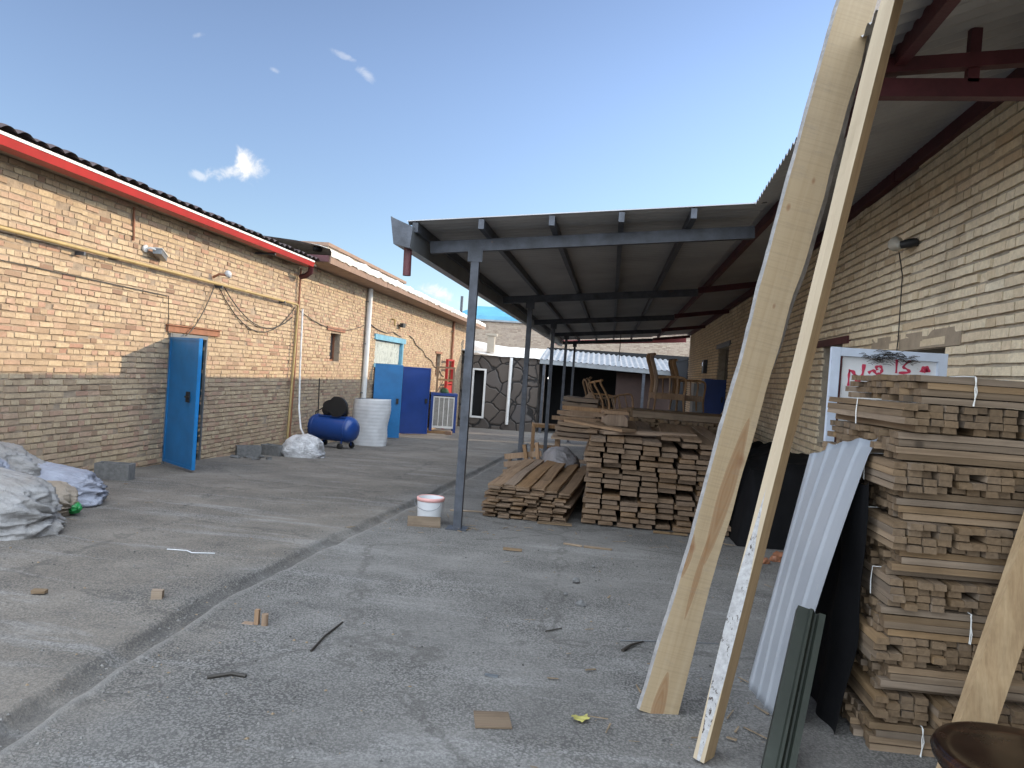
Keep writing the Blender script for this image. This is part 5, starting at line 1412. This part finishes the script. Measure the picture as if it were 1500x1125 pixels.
scr = [((-.575, 6.26, 0), .16, .035, .015, .02, 'short pale offcut on bare concrete before the low pile'),
       ((-.08, 6.73, 0), .17, .03, .012, -.32, 'slanting offcut crossing another in front of the tall stack'),
       ((.14, 6.68, 0), .25, .035, .014, -.12, 'longer offcut lying crossed in front of the tall stack'),
       ((-.30, 7.85, 0), .36, .09, .012, .06, 'flat offcut at the foot of the low splayed pile'),
       ((.9, 7.9, 0), .35, .02, .02, .0, 'thin strip of wood at the foot of the tall stack'),
       ((-2.40, 4.06, 0), .062, .05, .05, .3, 'small wooden cube alone on the brown concrete beyond the drain'),
       ((-3.04, 3.94, 0), .075, .035, .02, .2, 'small wooden chip on the concrete toward the frame edge'),
       ((-.38, 3.51, 0), .065, .022, .006, -.1, 'small grey strip above the brown plywood square')]
for i, (p, L, w, h, a, lab) in enumerate(scr):
    o = MB().box(-L / 2, -w / 2, 0, L / 2, w / 2, h, 0, min(.003, h * .2)).build('wood_scrap', W_STICK if i != 7 else M_GALV, loc=(p[0], p[1], gz(p[1]) + .004)); o.rotation_euler = (0, 0, a); tag(o, lab, 'scrap')
o = MB().box(-.075, -.07, 0, .075, .07, .006, 0, .002).build('plywood_square', wood('brown_ply', [(.14, .09, .055), (.20, .135, .08), (.27, .19, .115)], 0), loc=(-.315, 3.065, .004)); o.rotation_euler = (0, 0, .22); tag(o, 'brown plywood square lying flat on the near concrete', 'plywood')
SP = thing('post_stump', 'tiny turned wooden stump on the concrete near the drain', 'stump', (-1.67, 3.83, 0))
MB().tube([(.02, 0, .0), (.02, .0, .065)], .018, 10).build('peg', W_CHAIR, SP); MB().box(-.035, -.012, 0, -.012, .012, .085).build('upright', W_CHAIR, SP); MB().box(-.10, -.02, 0, -.04, .02, .008).build('chip', W_CHAIR, SP)
def crumple():
    vs = []; fs = []
    for j in range(9):
        for i in range(9): vs.append((.035 * (i / 4 - 1) + .004 * math.sin(j), .028 * (j / 4 - 1) * (1 - .3 * abs(i / 4 - 1)), .010 + .010 * noise.noise(Vector((i * .6, j * .6, 2))) + .008 * abs(i / 4 - 1)))
    for j in range(8):
        for i in range(8): fs.append((j * 9 + i, j * 9 + i + 1, j * 9 + i + 10, j * 9 + i + 9))
    o = MB().add(vs, fs, 0, True).build('fallen_leaf', simple('yellow_leaf', (.36, .33, .10), .7), loc=(.045, 3.16, .002)); o.rotation_euler = (0, 0, .3); tag(o, 'yellow green leaf on the concrete below the wide board', 'leaf')
crumple()
def stick(lab, pts, r, m_): tag(MB().tube([(x, y, gz(y) + z) for x, y, z in pts], r, 6).build('stick', m_), lab, 'stick')
stick('thin dark stick lying along the near concrete past the stump', [(-1.275, 3.99, .008), (-1.29, 3.75, .012), (-1.287, 3.56, .006)], .006, M_CABLE)
stick('short curved black strip on the near concrete before the drain', [(-1.60, 3.14, .006), (-1.52, 3.20, .010), (-1.45, 3.20, .006)], .009, M_CABLE)
stick('dark splinter on the concrete beside the wide board', [(.255, 4.03, .006), (.30, 4.10, .014), (.375, 4.2, .008)], [.011, .008, .004], M_CABLE)
stick('thin pale wire lying behind the wide board', [(.25, 4.18, .006), (.5, 4.24, .008), (.80, 4.30, .006)], .003, M_GALV)
stick('white wire on the brown concrete beyond the drain', [(-2.95, 5.08, .006), (-2.80, 5.08, .010), (-2.74, 5.04, .008), (-2.60, 5.10, .006)], .004, M_FOAM)
stick('long thin pale lath on the ground behind the front post', [(-1.46, 8.1, .012), (-1.2, 8.18, .012), (-.96, 8.2, .012)], .012, W_STICK)
stick('tiny dark splinter in the middle of the concrete', [(-.17, 4.2, .006), (-.08, 4.28, .006)], .004, M_CABLE)
for i, (x, y, s) in enumerate(((-.02, 5.35, .028), (.02, 4.75, .03), (-.08, 4.95, .014), (.1, 5.9, .015), (1.72, 6.9, .05), (1.6, 6.75, .04), (1.8, 7.05, .06))):
    mb = MB().lathe([(0, 0), (s, .1 * s), (s * 1.05, .5 * s), (s * .6, s), (0, 1.1 * s)], 9, 0, None, False); mb.v = [tuple(Vector(v) * (1 + .35 * noise.noise(Vector(v) * 40 + Vector((i, 0, 0))))) for v in mb.v]
    o = mb.build('loose_stone', M_CINDER if i < 4 else M_BROWN, loc=(x, y, gz(y) + .002)); o.rotation_euler = (0, 0, i); tag(o, ['dark stone farther out on the bare concrete', 'dark stone nearer the wide board on the bare concrete', 'small dark stone among the loose gravel', 'small stone before the crossed offcuts', 'brown rubble lump behind the white sheet', 'smaller brown rubble lump behind the white sheet', 'largest brown rubble lump beside the black tarpaulin'][i], 'stone')
# ------------------------------------------------------------------ camera
def make_camera():
    yaw, pit, roll = math.atan2(119, 1100), math.atan2(18.8, 1100), R(4.0)
    f0 = Vector((-math.sin(yaw), math.cos(yaw), 0)); r0 = Vector((math.cos(yaw), math.sin(yaw), 0)); u0 = Vector((0, 0, 1))
    f = f0 * math.cos(pit) - u0 * math.sin(pit); u = u0 * math.cos(pit) + f0 * math.sin(pit)
    r = r0 * math.cos(roll) + u * math.sin(roll); u2 = u * math.cos(roll) - r0 * math.sin(roll)
    M = Matrix((( r.x, u2.x, -f.x, 0), (r.y, u2.y, -f.y, 0), (r.z, u2.z, -f.z, 1.45), (0, 0, 0, 1)))
    cd = bpy.data.cameras.new('camera'); co = bpy.data.objects.new('camera', cd); COL.objects.link(co)
    co.matrix_world = M; cd.sensor_width = 36; cd.lens = 26.4; cd.clip_start = .05; cd.clip_end = 1500
    SC.camera = co
make_camera()

# ------------------------------------------------------------------ daylight
FILL_CLOUD = 2.2
SUN = Vector((1, .6, .40)).normalized()
sd = bpy.data.lights.new('sun', 'SUN'); so = bpy.data.objects.new('sun', sd); COL.objects.link(so)
so.rotation_euler = SUN.to_track_quat('Z', 'Y').to_euler(); so.location = (20, 12, 8)
sd.energy = 2.6; sd.angle = R(.5); sd.color = (1, .80, .555)
W = bpy.data.worlds.new('World'); SC.world = W; W.use_nodes = True
nt = W.node_tree; k = NT(nt)
bg = nt.nodes['Background']; out = nt.nodes['World Output']
sky = nt.nodes.new('ShaderNodeTexSky'); sky.sky_type = 'NISHITA'; sky.sun_disc = False
sky.sun_elevation = math.asin(SUN.z); sky.sun_rotation = math.atan2(SUN.x, SUN.y)
sky.altitude = 1500; sky.air_density = 1.0; sky.dust_density = .1; sky.ozone_density = 1.0
bg.inputs['Strength'].default_value = .135
gm = nt.nodes.new('ShaderNodeGamma'); gm.inputs[1].default_value = 1.4
hs = nt.nodes.new('ShaderNodeHueSaturation'); hs.inputs['Saturation'].default_value = .82; hs.inputs['Value'].default_value = .53
k.l(sky.outputs[0], gm.inputs[0]); k.l(gm.outputs[0], hs.inputs['Color']); tc0 = nt.nodes.new('ShaderNodeTexCoord'); hz = nt.nodes.new('ShaderNodeMapRange'); hz.interpolation_type = 'SMOOTHSTEP'
hz.inputs[1].default_value = .0; hz.inputs[2].default_value = .40; hz.inputs[3].default_value = .60; hz.inputs[4].default_value = 1.0
k.l(k.sep(tc0.outputs['Generated'])[2], hz.inputs[0]); k.l(k.mix(1.0, hs.outputs[0], hz.outputs[0], 'MULTIPLY'), bg.inputs['Color'])
# a few small fair-weather clouds low over the roofs
tc = nt.nodes.new('ShaderNodeTexCoord'); dv = tc.outputs['Generated']
det = k.noise(dv, 34, 8, .62, .6); big = k.noise(dv, 11, 4, .5)
total = None
def dotv(vec):
    x = nt.nodes.new('ShaderNodeVectorMath'); x.operation = 'DOT_PRODUCT'
    k.l(dv, x.inputs[0]); x.inputs[1].default_value = vec; return x.outputs['Value']
for (d, a, b, tilt, st) in (((-.4327, .8732, .2244), .024, .026, .5, 1.0), ((-.452, .866, .215), .030, .012, .25, .75), ((-.4844, .8502, .2062), .012, .006, -.2, .45),
        ((-.3265, .8728, .3627), .022, .005, -.3, .26), ((-.2994, .8893, .3457), .020, .007, -.6, .34), ((-.3988, .8539, .3345), .009, .004, -.3, .26), ((-.4709, .8083, .3534), .010, .004, .5, .2),
        ((-.216, .972, .096), .030, .013, -.25, .9), ((-.17, .981, .088), .030, .011, 0, .7), ((-.11, .99, .07), .05, .014, 0, .7)):
    d = Vector(d).normalized(); rgt = d.cross(Vector((0, 0, 1))).normalized(); up = rgt.cross(d)
    r2 = rgt * math.cos(tilt) + up * math.sin(tilt); u2 = up * math.cos(tilt) - rgt * math.sin(tilt)
    px_ = k.math('DIVIDE', dotv(r2), a); py_ = k.math('DIVIDE', dotv(u2), b)
    rr = k.math('SQRT', k.math('ADD', k.math('MULTIPLY', px_, px_), k.math('MULTIPLY', py_, py_)))
    front = k.math('GREATER_THAN', dotv(d), .5)
    v = k.math('SUBTRACT', 1.0, rr)
    v = k.math('ADD', v, k.math('MULTIPLY', k.math('SUBTRACT', det, .5), 2.6))
    sm = nt.nodes.new('ShaderNodeMapRange'); sm.interpolation_type = 'SMOOTHSTEP'; sm.inputs[1].default_value = .05; sm.inputs[2].default_value = .95; sm.inputs[4].default_value = st
    k.l(v, sm.inputs[0])
    lim = nt.nodes.new('ShaderNodeMapRange'); lim.inputs[1].default_value = 2.2; lim.inputs[2].default_value = 1.2; k.l(rr, lim.inputs[0])
    v = k.math('MULTIPLY', k.math('MULTIPLY', sm.outputs[0], lim.outputs[0]), front)
    total = v if total is None else k.math('MAXIMUM', total, v)
bg2 = nt.nodes.new('ShaderNodeBackground'); k.l(k.ramp(det, [(.35, (.72, .76, .82)), (.6, (1, .985, .96))]), bg2.inputs[0]); bg2.inputs[1].default_value = .60
# added out-of-view cloud bank overhead and behind the camera, filling the yard with light
cn = k.noise(dv, 3.2, 6, .6, .4); dy = k.sep(dv)[1]
cm = k.math('ADD', k.math('MULTIPLY', k.math('SUBTRACT', .26, dy), 2.6), k.math('MULTIPLY', k.math('SUBTRACT', cn, .5), 1.6))
cs = nt.nodes.new('ShaderNodeMapRange'); cs.interpolation_type = 'SMOOTHSTEP'; cs.inputs[1].default_value = .1; cs.inputs[2].default_value = .8; k.l(cm, cs.inputs[0])
cut = nt.nodes.new('ShaderNodeMapRange'); cut.inputs[1].default_value = .46; cut.inputs[2].default_value = .36; k.l(dy, cut.inputs[0])
cmask = k.math('MULTIPLY', cs.outputs[0], cut.outputs[0])
bg3 = nt.nodes.new('ShaderNodeBackground'); k.l(k.ramp(cn, [(.3, (.66, .74, .86)), (.65, (.83, .92, 1.0))]), bg3.inputs[0]); bg3.inputs[1].default_value = FILL_CLOUD
mx0 = nt.nodes.new('ShaderNodeMixShader'); k.l(cmask, mx0.inputs[0]); k.l(bg.outputs[0], mx0.inputs[1]); k.l(bg3.outputs[0], mx0.inputs[2])
mx = nt.nodes.new('ShaderNodeMixShader'); k.l(total, mx.inputs[0]); k.l(mx0.outputs[0], mx.inputs[1]); k.l(bg2.outputs[0], mx.inputs[2])
k.l(mx.outputs[0], out.inputs[0])

SC.view_settings.view_transform = 'Standard'; SC.view_settings.look = 'None'
SC.view_settings.exposure = 1.0; SC.view_settings.gamma = 1.0; SC.view_settings.use_curve_mapping = False
SC.cycles.use_denoising = True
SC.cycles.max_bounces = 8; SC.cycles.diffuse_bounces = 5; SC.cycles.glossy_bounces = 3
SC.cycles.sample_clamp_indirect = 8
bpy.context.view_layer.update()
